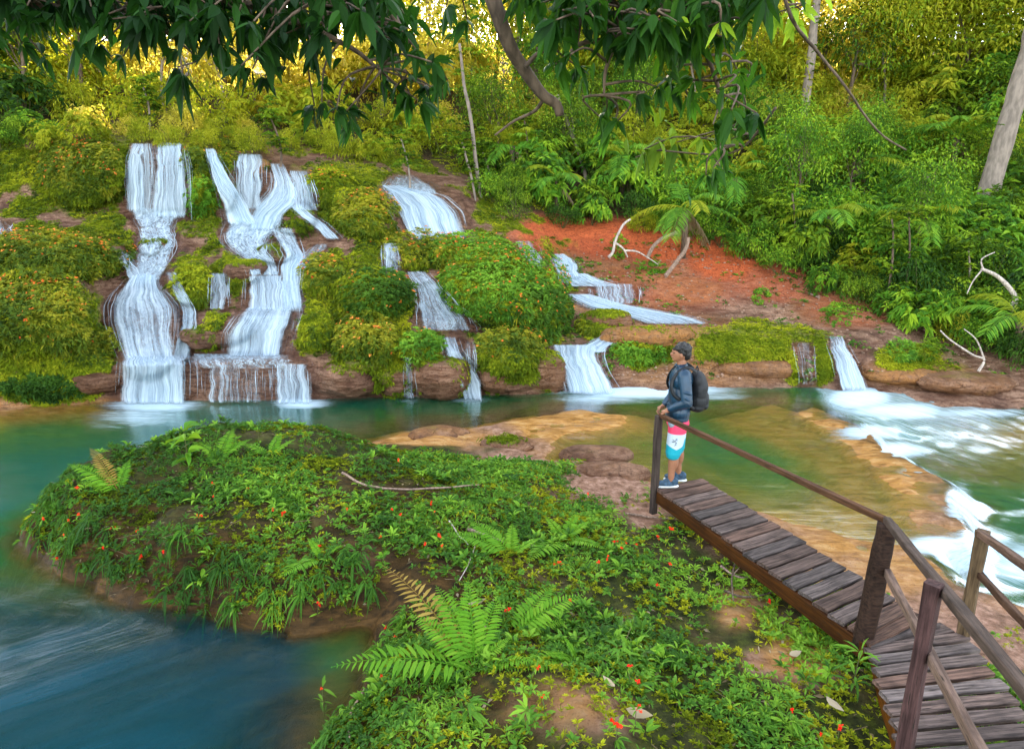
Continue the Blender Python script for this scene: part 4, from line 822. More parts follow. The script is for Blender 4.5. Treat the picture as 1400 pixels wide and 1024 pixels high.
# ------------------------------------------------------------------ seedlings and flowering herbs
def seedling(bpx, bpy_, h, label, nw=4, L=.12, mat='lush', W=.4, name='seedling', cat='plant', lean=(0, 0), flower=None, group=None, per=7, b=None):
    b = ground_pt(bpx, bpy_)[0] if b is None else b; e = empty(name, tuple(b))
    pth = smooth_path([(0, 0, -.03), (lean[0]*.3, lean[1]*.3, h*.5), (lean[0], lean[1], h)], 8); mb = MB(); add_tube(mb, pth, np.linspace(.0035+h*.006, .002, 8), 5); mobj('stem', mb.mesh('herb_stem', M_stem), e)
    C = np.array([pth[int(i)] for i in np.linspace(2, 7, nw)]); mb = tufts(C, per, L, W, nrm(np.tile([0, 0, 1.], (nw, 1))+rng.normal(0, .2, (nw, 3))), 1, .35, 3, None, rng.uniform(.3, .8, nw), .45)
    mobj('leaves', mb.mesh('herb_leaves', M_lf[mat], False), e)
    if flower: 
        for _ in range(flower):
            c = pth[-1]+rng.normal(0, .012, 3)+np.array([0, -.012, .016]); mb = tufts([c], 6, .021, .7, nrm(np.array([[rng.normal(0, .4), -.7, .6]])), 1, .1, 2, None, None, .35, rad=.05)
            add_tube(mb, [pth[-1], c], [.0015, .0015], 4, rnd=.1); mobj('flower', mb.mesh('red_blossom', M_red, False), e)
    return tag(e, label, cat, group)
seedling(258, 640, .46, 'tall seedling with broad bright leaves on the crest of the islet', 4, .25, 'lush', .4, per=5)
seedling(355, 612, .26, 'thin seedling with a bright tuft of leaves at its tip on the islet crest', 2, .09, 'lush', .4, per=5)
seedling(444, 985, .30, 'thin stalk with pointed leaves standing at the water edge beside the sand', 3, .12, 'herb', .2, flower=1, per=4)
seedling(525, 775, .12, 'whorled plant with broad leaves above the dark hollow', 2, .12, 'lush', .42)
seedling(500, 740, .1, 'leafy plant with pointed leaves hanging over the hollow', 2, .12, 'herb', .25)
seedling(1060, 665+135, .12, 'small leafy plant beside the twig pile left of the walkway', 2, .09, 'lush', .4)
seedling(1165, 945, .3, 'plant with long grassy leaves leaning onto the walkway corner', 4, .2, 'herb', .14, per=6, lean=(.05, .05))
seedling(1105, 870, .16, 'leafy plant with broad green leaves under the near section of walkway', 3, .11, 'lush', .42)
seedling(1080, 1000, .16, 'plant with star of narrow leaves at the bottom beside the walkway', 3, .13, 'herb', .2, flower=1)
seedling(1130, 940, .14, 'broad leaved plant right of the bare brown patch', 3, .1, 'lush', .45)
seedling(845, 915, .18, 'plant with blue green upright leaves left of the pale fallen leaf', 3, .12, 'herb', .25, per=5)
seedling(780, 650, .16, 'slim sprig in front of the pink rock', 3, .08, 'herb', .3)
seedling(480, 590, .1, 'tiny sprout on the wet rock behind the islet', 1, .07, 'lush', .4)
seedling(880, 610, .1, 'tiny bright sprout at the waterline by the walkway end', 1, .05, 'lush', .4)
seedling(370, 870, .12, 'dark leafy plant hanging at the waterline under the islet', 2, .1, 'herb', .35)
seedling(640, 985, .14, 'plant with long glossy leaves at the bottom middle', 3, .14, 'herb', .2)
seedling(720, 1000, .16, 'bushy plant with dark pointed leaves at the bottom edge', 3, .14, 'herb', .22)
seedling(700, 655, .1, 'small seedling on the mossy crest left of the pink rock', 2, .06, 'lush', .4)
RED = [(59, 712), (30, 727), (94, 716), (112, 705), (94, 735), (157, 722), (81, 765), (113, 668), (143, 753), (186, 765), (190, 726), (229, 752), (275, 708), (291, 680), (290, 663), (338, 667), (373, 697), (386, 705), (436, 746), (477, 698), (536, 700), (546, 706), (520, 734), (585, 743), (600, 735), (610, 748), (437, 872), (545, 632), (590, 692), (596, 700),
 (840, 741), (851, 743), (836, 765), (819, 771), (784, 825), (765, 772), (687, 838), (725, 916), (762, 772), (745, 963), (875, 939), (842, 1001), (835, 996), (735, 650), (806, 676), (866, 746), (850, 752), (913, 727), (900, 735), (895, 800), (1041, 823), (917, 772), (863, 929), (1145, 1002), (1122, 1013), (540, 869), (526, 872), (491, 913), (520, 930), (420, 962), (868, 985)]
for i, (fx, fy) in enumerate(RED):
    hh = rng.uniform(.07, .15); b = ground_pt(fx, fy+hh*110)[0]
    if b[2] < .03: b = ground_pt(fx, fy)[0]
    if b[2] < .03: continue
    seedling(0, 0, hh, 'low herb with narrow leaves tipped by a small red flower', 2, .085, 'herb', .24, 'flowering_herb', 'flowering herb', (rng.normal(0, .02), rng.normal(0, .02)), int(rng.integers(1, 3)), 'red flowered herbs on the islet and bank', b=b)
# ------------------------------------------------------------------ fallen wood and leaves
def stick(pts, r_, label, name='fallen_stick', mat=None, lift=.02, n=18, cat='stick', forks=()):
    a = np.array(pts, float); g = ground_pt(a[:, 0], a[:, 1]); g[:, 2] += lift; mb = MB(); p = smooth_path(g, n)
    p += fbm(p, 6, 2, 5)[:, None]*.012
    add_tube(mb, p, np.linspace(r_, r_*.5, n)*(1+.25*fbm(p, 9, 2, 4)), 7)
    for f0, dx, dz in forks:
        q = p[int(f0*(n-1))]; add_tube(mb, smooth_path([q, q+np.array([dx*.5, .02, dz*.6]), q+np.array([dx, .05, dz])], 6), np.linspace(r_*.5, r_*.2, 6), 5)
    return tag(mb.build(name, mat or M_bark), label, cat)
M_twig = plain_mat('weathered_twig', (.27, .18, .13), .85, scale=14, var=.4, bump=.6, stretch=(3, 3, 1))
stick([(468, 652), (500, 668), (540, 674), (600, 672), (655, 668)], .016, 'long curved grey stick lying across the top of the islet', mat=M_twig, lift=.05)
stick([(640, 728), (665, 737), (688, 746)], .02, 'short thick broken stick in the middle of the bank', mat=M_twig, lift=.05)
stick([(615, 718), (628, 738), (640, 752)], .009, 'thin pale stick crossing beside the short thick one', mat=M_dead, lift=.06)
stick([(855, 704), (885, 709), (920, 712), (948, 716)], .014, 'brown stick lying on rock at the foot of the walkway end post', mat=M_twig)
stick([(650, 752), (640, 778), (628, 800)], .007, 'dry straw coloured stalk behind the largest fern', mat=M_dead, lift=.05)
stick([(985, 780), (1010, 795), (1035, 790)], .014, 'grey twig in the pile beside the walkway', mat=M_twig, lift=.05, forks=((.4, .1, .08),))
stick([(990, 812), (1015, 822), (1045, 818), (1062, 812)], .013, 'dark twig lying lowest in the pile beside the walkway', mat=M_bark, lift=.04, forks=((.5, -.08, .08),))
stick([(1005, 775), (1000, 800), (1002, 830)], .012, 'upright forked twig in the pile beside the walkway', mat=M_bark, lift=.07)
stick([(500, 950), (480, 985), (478, 1020)], .012, 'brown stick at the bottom left end of the bank', mat=M_twig, lift=.06)
def dead_leaf(px_, py_, L, W, ang_, label, mat='dry'):
    b = ground_pt(px_, py_)[0]; d = np.array([[math.cos(ang_), math.sin(ang_), .05]]); mb = leaf_geo([[0, 0, .07]], d, L, W, np.array([[.1, -.25, 1.]]), -.2, .06, 3, np.array([.9]))
    o = mb.build('fallen_leaf', M_lf[mat]); o.location = b; return tag(o, label, 'leaf')
dead_leaf(855, 980, .18, .085, -.35, 'pale grey curled leaf lying at the bottom beside red flowers')
dead_leaf(1128, 962, .16, .07, -1.2, 'tan fallen leaf near the corner of the walkway')
dead_leaf(640, 835, .18, .06, .5, 'brown fallen leaf behind the largest fern')
dead_leaf(1078, 905, .13, .06, .4, 'light brown fallen leaf at the edge of the bare patch')
dead_leaf(840, 950, .13, .055, 2.1, 'small rust coloured leaf near the flat fern')
# ------------------------------------------------------------------ wooden walkway with handrails
def wood_mat(name, c0, c1, rough=.7):
    t = NT(name); oi = t.n('ObjectInfo').outputs['Random']; v = t.n('TexCoord').outputs['Object']; v = t.n('VectorMath', _operation='ADD', i0=v, i1=t.n('CombineXYZ', X=t.math('MULTIPLY', oi, 9), Y=t.math('MULTIPLY', oi, 5)).outputs[0]).outputs[0]
    g = t.noise(t.mapping(v, (1.2, 22, 22)), 2.2, 7, .65, .35); st = t.noise(v, 3.5, 5, .6); k = t.noise(t.mapping(v, (3, 60, 60)), 1.5, 3)
    c = t.mix(t.ss(g, .3, .7), c0, c1); c = t.mix(t.math('MULTIPLY', t.ss(st, .45, .75), .6), c, tuple(x*.4 for x in c0))
    hsv = t.n('HueSaturation', Color=c, Value=t.math('ADD', .65, t.math('MULTIPLY', oi, .75)), Saturation=t.math('ADD', .55, t.math('MULTIPLY', t.math('FRACT', t.math('MULTIPLY', oi, 7.3)), .75))).outputs[0]
    c = t.mix(t.ss(k, .62, .7), hsv, (.02, .015, .012))
    return t.done(t.pbr(c, rough, t.bump(t.math('ADD', g, t.math('MULTIPLY', k, .4)), .7, .006), .14))
M_plank = wood_mat('weathered_plank', (.03, .019, .015), (.18, .115, .09)); M_beam = wood_mat('brown_beam', (.025, .011, .006), (.08, .038, .02)); M_rail = wood_mat('tan_rail', (.055, .020, .007), (.16, .07, .028)); M_redw = wood_mat('red_brown_post', (.022, .003, .002), (.085, .014, .008)); M_log = wood_mat('log_bark', (.012, .005, .003), (.05, .022, .011))
M_yel = wood_mat('yellow_brown_post', (.09, .045, .01), (.24, .13, .035))
def board(name, a, b, wdt, thk, mat, parent, up=(0, 0, 1), jag=.0, bev=.006, roll=0):
    """board of length a-b with its own local x axis along the grain"""
    a = Vector(a); b = Vector(b); x = (b-a); L = x.length; x.normalize(); y = Vector(up).cross(x).normalized(); z = x.cross(y)
    if roll: q = Matrix.Rotation(roll, 3, x); y = q @ y; z = q @ z
    n = 9; V = []; prof = [(-1, -1), (-1, 1), (1, 1), (1, -1)]
    P8 = [(-1+bev*2/wdt, -1), (-1, -1+bev*2/thk), (-1, 1-bev*2/thk), (-1+bev*2/wdt, 1), (1-bev*2/wdt, 1), (1, 1-bev*2/thk), (1, -1+bev*2/thk), (1-bev*2/wdt, -1)]
    sd = rng.uniform(0, 50)
    for i in range(n):
        t = i/(n-1)-.5
        for py_, pz in P8:
            w_ = .0035*math.sin(sd+i*1.7+py_*2); V.append((t*L+jag*(abs(t) > .49)*rng.uniform(-1, 1), py_*wdt/2+w_, pz*thk/2+.002*math.sin(sd*2+i*1.1)))
    f = [(i*8+k, i*8+(k+1) % 8, (i+1)*8+(k+1) % 8, (i+1)*8+k) for i in range(n-1) for k in range(8)]
    mb = MB(); mb.add(V, f)
    c0 = np.array([list(range(8))[::-1]]); c1 = np.array([[(n-1)*8+k for k in range(8)]])
    for c in (c0, c1): mb.l.append(c.ravel()); mb.c.append(np.array([8])); mb.m.append(np.array([0]))
    me = mb.mesh(name, mat, False); o = mobj(name, me, parent); M = Matrix((x, y, z)).transposed().to_4x4(); M.translation = (a+b)/2
    o.matrix_local = Matrix.Translation(-parent.location) @ M; return o
ZD = .5
A_, B_, C_, D_ = [at_z(x, y, ZD) for x, y in ((899, 667), (1183, 872), (955, 655), (1247, 838))]
E_, F_, G_, H_ = [at_z(x, y, z) for x, y, z in ((1190, 882, ZD-.07), (1240, 1050, .62), (1309, 864, ZD-.07), (1440, 1035, .62))]
walk = empty('wooden_walkway', tuple(A_)); tag(walk, 'weathered plank walkway with timber handrails leading out to the pool', 'walkway')
n1 = 17
for i in range(n1):
    t = (i+.5)/n1; a = A_+(B_-A_)*t; b = C_+(D_-C_)*t; d = (b-a)/np.linalg.norm(b-a); L1 = np.linalg.norm(B_-A_)/n1
    j = rng.uniform(-.015, .02, 2); board('plank', a-d*(.02+j[0])+np.array([0, 0, rng.normal(0, .002)]), b+d*(.03+j[1]), L1*.86*abs(np.dot([-d[1], d[0]], ((B_-A_)/np.linalg.norm(B_-A_))[:2]))-.004, .035, M_plank, walk, jag=.004)
n2 = 9
for i in range(n2):
    t = (i+.5)/n2; a = E_+(F_-E_)*t; b = G_+(H_-G_)*t; d = (b-a)/np.linalg.norm(b-a); L2 = np.linalg.norm(F_-E_+H_-G_)/2/n2
    j = rng.uniform(-.02, .03, 2); board('plank', a-d*(.02+j[0])+np.array([0, 0, rng.normal(0, .004)]), b+d*(.02+j[1]), L2*.6, .035, M_plank, walk, jag=.006)
dz = np.array([0, 0, 1.])
for f_, w_ in ((.12, .12), (.42, .13), (.72, .13)):
    b = D_+(G_-D_)*f_; a = B_+(E_-B_)*f_+nrm(B_-b)*.03; board('plank', a-dz*.012*(1+f_), b-dz*.012*(1+f_)+nrm(b-a)*.03, w_, .035, M_plank, walk, jag=.005)
sd1 = nrm(B_-A_)
board('side_beam', A_-dz*.1-sd1*.05+np.array([-.005, -.02, 0]), B_-dz*.1+sd1*.02+np.array([-.005, -.02, 0]), .05, .15, M_beam, walk)
board('side_beam', C_-dz*.1, D_-dz*.1, .05, .15, M_beam, walk)
board('side_beam', E_-dz*.11+np.array([.03, 0, 0]), F_-dz*.11+np.array([.03, 0, 0]), .05, .12, M_rail, walk); board('side_beam', G_-dz*.11-np.array([.04, 0, 0]), H_-dz*.11-np.array([.04, 0, 0]), .05, .12, M_beam, walk)
def vpost(px_b, py_b, zb, py_t, wdt, mat, rot=.3, below=.5, lean_px=None):
    p = at_z(px_b, py_b, zb); tpx = px_b if lean_px is None else lean_px
    top = at_y(tpx, py_t, p[1]); 
    if lean_px is None: top = np.array([p[0], p[1], top[2]])
    bot = p-(top-p)/np.linalg.norm(top-p)*below
    board('post', bot, top, wdt, wdt, mat, walk, up=(math.cos(rot), math.sin(rot), 0)); return p, top
p1, t1 = vpost(895, 668, ZD, 568, .075, M_beam, .5, .32)
# leaning round log post
pb = at_z(1181, 866, ZD); pt = at_y(1214, 716, pb[1]+.02); dirp = nrm(pt-pb); ctrl = [pb-dirp*.1, pb+dirp*.25+np.array([.008, 0, 0]), pb+dirp*.6, pt]
pth = smooth_path(ctrl, 18); mb = MB(); rr = np.linspace(.08, .07, 18)*(1+.06*fbm(pth, 9, 2, 3)); v, f, f3 = tube(pth, rr, 16); v = v+(fbm(v, 16, 3, 9)*.004)[:, None]*nrm(v-v.mean(0)); base = mb.n
mb.add(v-np.array(walk.location), f); mb.l.append(f3.ravel()); mb.c.append(np.full(len(f3), 3)); mb.m.append(np.full(len(f3), 0))
lg = mb.build('post', M_log, walk); lg['label'] = 'thick round log post leaning right'
zt = pt[2]
T3 = at_z(1277, 797, zt+.44); board('post', T3-dz*2.1, T3, .072, .072, M_redw, walk, up=(.8, .6, 0))['label'] = 'dark red brown square post nearest the viewer'
p4, t4 = vpost(1317, 866, ZD-.05, 726, .085, M_yel, .75, .4)
R1a, R1b = t1+np.array([.02, 0, .0]), pt+np.array([.01, 0, .015])
board('handrail', R1a, R1b, .055, .05, M_rail, walk, up=(0, 0, 1))
R2b = at_z(1436, 985, zt+.68); board('handrail', pt+np.array([.0, 0.02, .02]), R2b, .06, .05, M_rail, walk)
m0 = at_y(1212, 780, pb[1]-.02); board('middle_rail', m0, at_z(1352, 1050, m0[2]+.62), .045, .06, M_rail, walk)
board('handrail', t4+np.array([-.01, .03, -.03]), at_z(1452, 808, t4[2]+.25), .055, .055, M_rail, walk)
q4 = at_y(1338, 784, t4[1]); board('middle_rail', q4, at_z(1450, 905, q4[2]+.28), .045, .055, M_rail, walk)
# ------------------------------------------------------------------ person
def ell(c, r_, rot=None, n=14, m=20):
    u = np.linspace(0, np.pi, n); v = np.arange(m)*2*np.pi/m
    P = np.stack([np.sin(u)[:, None]*np.cos(v), np.sin(u)[:, None]*np.sin(v), np.cos(u)[:, None]+0*v], -1)*np.array(r_)
    if rot is not None: P = P @ np.array(Matrix.Rotation(rot[1], 3, rot[0]).transposed())
    P = P.reshape(-1, 3)+np.array(c); i = np.arange(n-1)[:, None]*m+np.arange(m)[None]; j = np.arange(n-1)[:, None]*m+(np.arange(m)+1)[None] % m
    return P, np.stack([i, i+m, j+m, j], -1).reshape(-1, 4)
def limb(a, b, ra, rb, n=9):
    a = np.array(a, float); b = np.array(b, float); d = nrm(b-a); k = 12
    t = np.linspace(0, 1, k); pth = a+(b-a)*t[:, None]; rad = ra+(rb-ra)*t
    pth = np.vstack([a-d*ra*.9, a-d*ra*.6, pth, b+d*rb*.6, b+d*rb*.9]); rad = np.concatenate([[ra*.4, ra*.8], rad, [rb*.8, rb*.4]])
    return pth, rad
def remeshed(name, shapes, mat, parent, vox=.007, smooth=4):
    mb = MB()
    for s in shapes:
        if s[0] == 'e': P_, F_q = ell(*s[1:]); mb.add(P_, F_q)
        else:
            pth, rad = limb(*s[1:]); v, f, f3 = tube(pth, rad, 14); b0 = mb.n; mb.add(v, f); mb.l.append((f3+b0).ravel()); mb.c.append(np.full(len(f3), 3)); mb.m.append(np.zeros(len(f3)))
    o = mb.build(name, mat, parent); r_ = o.modifiers.new('remesh', 'REMESH'); r_.mode = 'VOXEL'; r_.voxel_size = vox; r_.use_smooth_shade = True
    s_ = o.modifiers.new('smooth', 'SMOOTH'); s_.iterations = smooth; s_.factor = .5; return o
E3, L3 = (lambda *a: ('e',)+a), (lambda *a: ('l',)+a)
M_skin = plain_mat('skin', (.30, .13, .07), .5, .35, .1, 20, .05); M_hair = plain_mat('black_hair', (.012, .010, .009), .5, .4, .5, 60, .8, (1, 1, .4))
M_jack = plain_mat('navy_jacket', (.006, .034, .068), .4, .5, .35, 7, .7); M_pack = plain_mat('black_backpack', (.010, .011, .013), .6, .4, .4, 25, .4); M_shoe = plain_mat('blue_grey_shoe', (.035, .07, .11), .7, .3, .4, 30, .3); M_sole = plain_mat('white_sole', (.6, .62, .62), .6); M_white = plain_mat('grey_shirt', (.32, .40, .48), .8)
def shorts_mat():
    t = NT('banded_swim_shorts'); v = t.n('TexCoord').outputs['Object']; s = t.n('SeparateXYZ', Vector=v); z = s.outputs[2]; x = s.outputs[0]
    zz = t.math('ADD', z, t.math('MULTIPLY', t.math('ABSOLUTE', t.math('SUBTRACT', x, .03)), -.45))
    c = t.mix(t.ss(z, .688, .694), (.52, .60, .68), (.85, .06, .14)); c = t.mix(t.ss(zz, .505, .499), c, (.01, .33, .42))
    return t.done(t.pbr(c, .7, t.bump(t.noise(v, 9, 4), .6, .02), .3))
foot = at_z(921, 661, ZD+.018)
man = empty('person', tuple(foot), (0, 0, R(180)-R(4))); tag(man, 'man in navy jacket and pink, white and turquoise shorts looking up at the falls', 'person')
LH_ = np.array([.315, .10, .905])      # left hand on the rail post
# hand position from the real post top, in the person's own frame
inv = (Matrix.Translation(foot) @ Matrix.Rotation(R(176), 4, 'Z')).inverted(); hp = inv @ Vector(tuple(t1+np.array([.03, 0, .045]))); hp = np.array(hp)
sh = np.array([-.01, .185, 1.395]); el = np.array([-.04, .27, 1.10]); wr = hp+np.array([-.075, .015, .035])
rsh = np.array([-.01, -.185, 1.395]); rel = np.array([-.01, -.25, 1.11]); rwr = np.array([.14, -.2, .93]); 
body = [E3((0, 0, .90), (.115, .165, .13)), E3((0, 0, 1.12), (.10, .15, .22)), E3((0, 0, 1.32), (.11, .18, .13)), L3((-.005, 0, 1.38), (.0, 0, 1.53), .06, .052),
 L3((.0, .085, .86), (.05, .095, .47), .088, .056), L3((.05, .095, .47), (.055, .10, .09), .055, .036), E3((.028, .095, .33), (.05, .048, .12)),
 L3((-.02, -.085, .86), (-.03, -.09, .47), .088, .056), L3((-.03, -.09, .47), (-.07, -.10, .09), .055, .036), E3((-.07, -.09, .33), (.05, .048, .12)),
 L3(sh, el, .052, .042), L3(el, wr, .042, .027), L3(rsh, rel, .052, .042), L3(rel, rwr, .042, .027),
 E3((.02, 0, 1.625), (.092, .075, .105), ('Y', R(-8))), E3((.055, 0, 1.575), (.055, .052, .055)), E3((.085, 0, 1.545), (.024, .03, .02)), E3((.117, 0, 1.608), (.020, .013, .024), ('Y', R(-20))), E3((.108, 0, 1.575), (.016, .026, .010)), E3((.095, 0, 1.645), (.022, .05, .014)),
 E3((.02, .078, 1.605), (.018, .010, .030)), E3((.02, -.078, 1.605), (.018, .010, .030))]
# hands: palm, four fingers curled over the rail, thumb from the side of the palm
def hand(wr, fw, dn, side, curl=1.0):
    fw = nrm(np.array(fw)); dn = nrm(np.array(dn)-fw*np.dot(dn, fw)); lat = np.cross(fw, dn)*side; S = []
    c = wr+fw*.045; S.append(('e', tuple(c), (.048, .036, .018))); S.append(('l', tuple(wr), tuple(c), .026, .026))
    for k, (ln, o) in enumerate(((.068, -.030), (.078, -.010), (.072, .010), (.056, .028))):
        a = wr+fw*.08+lat*o; b = a+fw*ln*.42+dn*.006; c_ = b+fw*ln*.12*curl+dn*ln*.42; d = c_-fw*ln*.22*curl+dn*ln*.2
        S += [('l', tuple(a-fw*.02), tuple(b), .0095, .009), ('l', tuple(b), tuple(c_), .009, .0082), ('l', tuple(c_), tuple(d), .008, .007)]
    a = wr+fw*.03-lat*.03; b = a-lat*.022+fw*.03+dn*.012; S += [('l', tuple(a), tuple(b), .012, .0105), ('l', tuple(b), tuple(b+fw*.026+dn*.018), .0105, .008)]
    return S
body += hand(wr, hp-wr+np.array([0, 0, -.02]), (0, 0, -1), 1)+hand(rwr, (.6, .0, -.6), (.3, .3, -1), -1, .5)
remeshed('body', body, M_skin, man, .0055, 2)
eyes = MB()
for s_ in (1, -1): P_, Fq = ell((.098, s_*.032, 1.628), (.009, .013, .009)); eyes.add(P_, Fq)
eyes.build('eyes', plain_mat('dark_eye', (.02, .015, .012), .3), man)
hair = [E3((-.005, 0, 1.655), (.102, .087, .088), ('Y', R(-8))), E3((-.05, 0, 1.61), (.055, .078, .075)), E3((.025, 0, 1.712), (.055, .06, .026), ('Y', R(10))), E3((-.0, .074, 1.635), (.022, .014, .035)), E3((.0, -.074, 1.635), (.022, .014, .035))]
for _ in range(26): d = rand_dirs(1, .15, 1)[0]; hair.append(('e', tuple(np.array([-.0, 0, 1.655])+d*np.array([.095, .08, .085])), (.022, .018, .02)))
remeshed('hair', hair, M_hair, man, .006, 1)
jk = [E3((-.005, 0, 1.31), (.135, .205, .15)), E3((-.0, 0, 1.12), (.13, .19, .22)), E3((.005, 0, .93), (.14, .195, .16)), E3((.01, 0, .86), (.138, .19, .085)), L3(sh+np.array([0, -.02, 0]), el, .078, .062), L3(el, wr-nrm(wr-el)*.03, .062, .042), L3(rsh+np.array([0, .02, 0]), rel, .078, .062), L3(rel, rwr-nrm(rwr-rel)*.03, .062, .042),
 L3((-.01, -.07, 1.43), (-.01, .07, 1.43), .065, .065), E3((-.01, 0, 1.475), (.068, .072, .035))]
for k in range(14):
    z = rng.uniform(.85, 1.3); a = rng.uniform(0, 6.28); jk.append(('l', (.125*math.cos(a), .18*math.sin(a), z), (.125*math.cos(a+.5), .18*math.sin(a+.5), z+rng.uniform(-.1, .1)), .017, .012))
for k in range(6):
    t = rng.uniform(.1, .95); c = sh+(el-sh)*t; jk.append(('e', tuple(c+rand_dirs(1)[0]*.018), (.062-.006*t, .06, .018), ('Y', rng.uniform(-.5, .5))))
    c = el+(wr-el)*t*.85; jk.append(('e', tuple(c+rand_dirs(1)[0]*.012), (.05-.008*t, .05-.008*t, .016), ('Y', rng.uniform(.2, 1.2))))
remeshed('jacket', jk, M_jack, man, .007, 2)
remeshed('shirt_hem', [E3((.085, .115, .82), (.05, .07, .07))], M_white, man, .008, 2)
so = [E3((0, 0, .79), (.132, .178, .10)), L3((.01, .088, .78), (.048, .098, .43), .112, .09), L3((-.02, -.088, .78), (-.03, -.095, .43), .112, .09)]
remeshed('shorts', so, shorts_mat(), man, .008, 2)
# small dark leaf print on the shorts
mb = MB(); C = np.array([[.065, .2, .62], [.05, .2, .58], [.075, .198, .60], [.04, .2, .63]])+np.array([0, -.003, 0])
tufts(C, 6, .024, .3, np.array([0, 1., 0]), 1, .0, 1, mb, rise=.12); mobj('print', mb.mesh('shorts_print', plain_mat('print_ink', (.03, .04, .06)), False), man)
for nm, fx, fy, yaw in (('shoe', .095, .10, .06), ('shoe', -.035, -.10, -.12)):
    sh_ = remeshed(nm, [E3((0, 0, .045), (.135, .046, .035)), E3((-.07, 0, .075), (.06, .042, .05)), E3((.07, 0, .05), (.065, .048, .033)), E3((-.0, 0, .075), (.07, .036, .035), ('Y', R(20)))], M_shoe, man, .006, 2)
    sh_.location = (fx, fy, 0); sh_.rotation_euler = (0, 0, yaw)
    so_ = remeshed('sole', [E3((.0, 0, .012), (.145, .052, .016)), E3((.07, 0, .012), (.075, .054, .016)), E3((-.08, 0, .014), (.06, .046, .02))], M_sole, sh_, .005, 1)
pk = empty('backpack', tuple(foot), tuple(man.rotation_euler)); tag(pk, 'black backpack worn on the back of the man', 'backpack')
remeshed('main_bag', [E3((-.215, 0, 1.17), (.10, .155, .24)), E3((-.21, 0, 1.07), (.115, .16, .155)), E3((-.19, 0, 1.30), (.085, .14, .12)), E3((-.20, 0, 1.0), (.11, .155, .075)), E3((-.22, 0, 1.22), (.10, .15, .14))], M_pack, pk, .008, 2)
remeshed('front_pocket', [E3((-.29, 0, 1.07), (.05, .115, .11)), E3((-.285, 0, 1.01), (.055, .12, .06))], M_pack, pk, .008, 1)
for s_ in (1, -1):
    mb = MB(); pts = smooth_path([(-.15, s_*.085, 1.42), (-.05, s_*.105, 1.475), (.05, s_*.115, 1.415), (.115, s_*.125, 1.30), (.095, s_*.16, 1.17), (-.03, s_*.19, 1.08), (-.14, s_*.15, 1.0)], 26)
    T = nrm(np.gradient(pts, axis=0)); c0 = np.array([0, 0, 1.2]); O = nrm(pts-c0*np.array([1, 1, 0])-np.stack([0*pts[:, 0], 0*pts[:, 0], pts[:, 2]*.85+.18], -1)); W_ = nrm(np.cross(T, O))
    pts = pts+O*.006; sec = np.stack([pts-W_*.02, pts+W_*.02, pts+W_*.02+O*.008, pts-W_*.02+O*.008], 1).reshape(-1, 3); i = np.arange(25)[:, None]*4+np.arange(4); j = np.arange(25)[:, None]*4+(np.arange(4)+1) % 4
    mb.add(sec, np.stack([i, j, j+4, i+4], -1).reshape(-1, 4)); mobj('strap', mb.mesh('pack_strap', M_pack), pk)
mb = MB(); add_tube(mb, smooth_path([(-.16, .02, 1.42), (-.18, 0, 1.47), (-.2, -.02, 1.42)], 8), .008, 6); mobj('handle', mb.mesh('pack_handle', M_pack), pk)
mb = MB(); add_tube(mb, [(-.30, .06, 1.12), (-.345, .0, 1.13), (-.30, -.06, 1.12)], .004, 5); mobj('zip', mb.mesh('pack_zip', plain_mat('zip_grey', (.2, .2, .21), .4)), pk)
# ------------------------------------------------------------------ overhanging branches close to the viewer
def branch(label, wood, whorls, name='overhanging_branch', L=.08, W=.43, per=8, yb=3.0, mat='over', attach=True):
    e = empty(name, tuple(at_y(*wood[0][0][0][:2], yb))); inv = np.array(e.location); mb = MB(); paths = []
    for pts, r0, r1 in wood:
        a = np.array([at_y(p[0], p[1], yb+(p[2] if len(p) > 2 else 0)) for p in pts]); p = smooth_path(a, 20); p = p+.012*np.stack([fbm(p, 5, 2, 7), 0*p[:, 0], fbm(p, 5, 2, 8)], -1)
        add_tube(mb, p-inv, np.linspace(r0, r1, 20), 8); paths.append(p)
    allp = np.concatenate(paths); C = []; rd = []
    for w_ in whorls:
        c = at_y(w_[0], w_[1], yb+(w_[2] if len(w_) > 2 else rng.uniform(-.35, .45))); C.append(c); rd.append(w_[3] if len(w_) > 3 else rng.uniform(.05, .85))
        d = np.linalg.norm(allp-c, axis=1); i = np.argmin(d+np.where(allp[:, 2] < c[2], .5, 0)); s_ = allp[i]
        m = (s_+c)/2+np.array([rng.normal(0, .05), rng.normal(0, .05), .12*d[i]]); add_tube(mb, smooth_path([s_, m, c], 8)-inv, np.linspace(.006, .003, 8), 5)
    mobj('bough', mb.mesh('bough_mesh', M_bark), e)
    C = np.array(C); out = nrm(np.stack([rng.normal(0, .3, len(C)), rng.normal(0, .3, len(C)), -.25+0*C[:, 0]], -1))
    mb = MB(); tufts(C-inv, per, L, W, out, 1, .6, 3, mb, np.array(rd), .9, fold=.18)
    # extra leaves along the twigs above each whorl
    k = 3; Q = np.repeat(C, k, 0)+rng.normal(0, .06, (len(C)*k, 3))+np.array([0, 0, .07]); D = rand_dirs(len(Q), -1, .1)
    leaf_geo(Q-inv, D, L*rng.uniform(.6, 1, len(Q)), L*W*rng.uniform(.8, 1.1, len(Q)), None, .22, .3, 3, np.repeat(np.array(rd), k), mb)
    mobj('leaves', mb.mesh('hanging_leaves', M_lf[mat], False), e)
    return tag(e, label, 'branch')
def fill(x0, x1, lo, n, top=-60):
    o = []
    for _ in range(n):
        x = rng.uniform(x0, x1); y = rng.uniform(top, np.interp(x, lo[0], lo[1])); o.append((x, y))
    return o
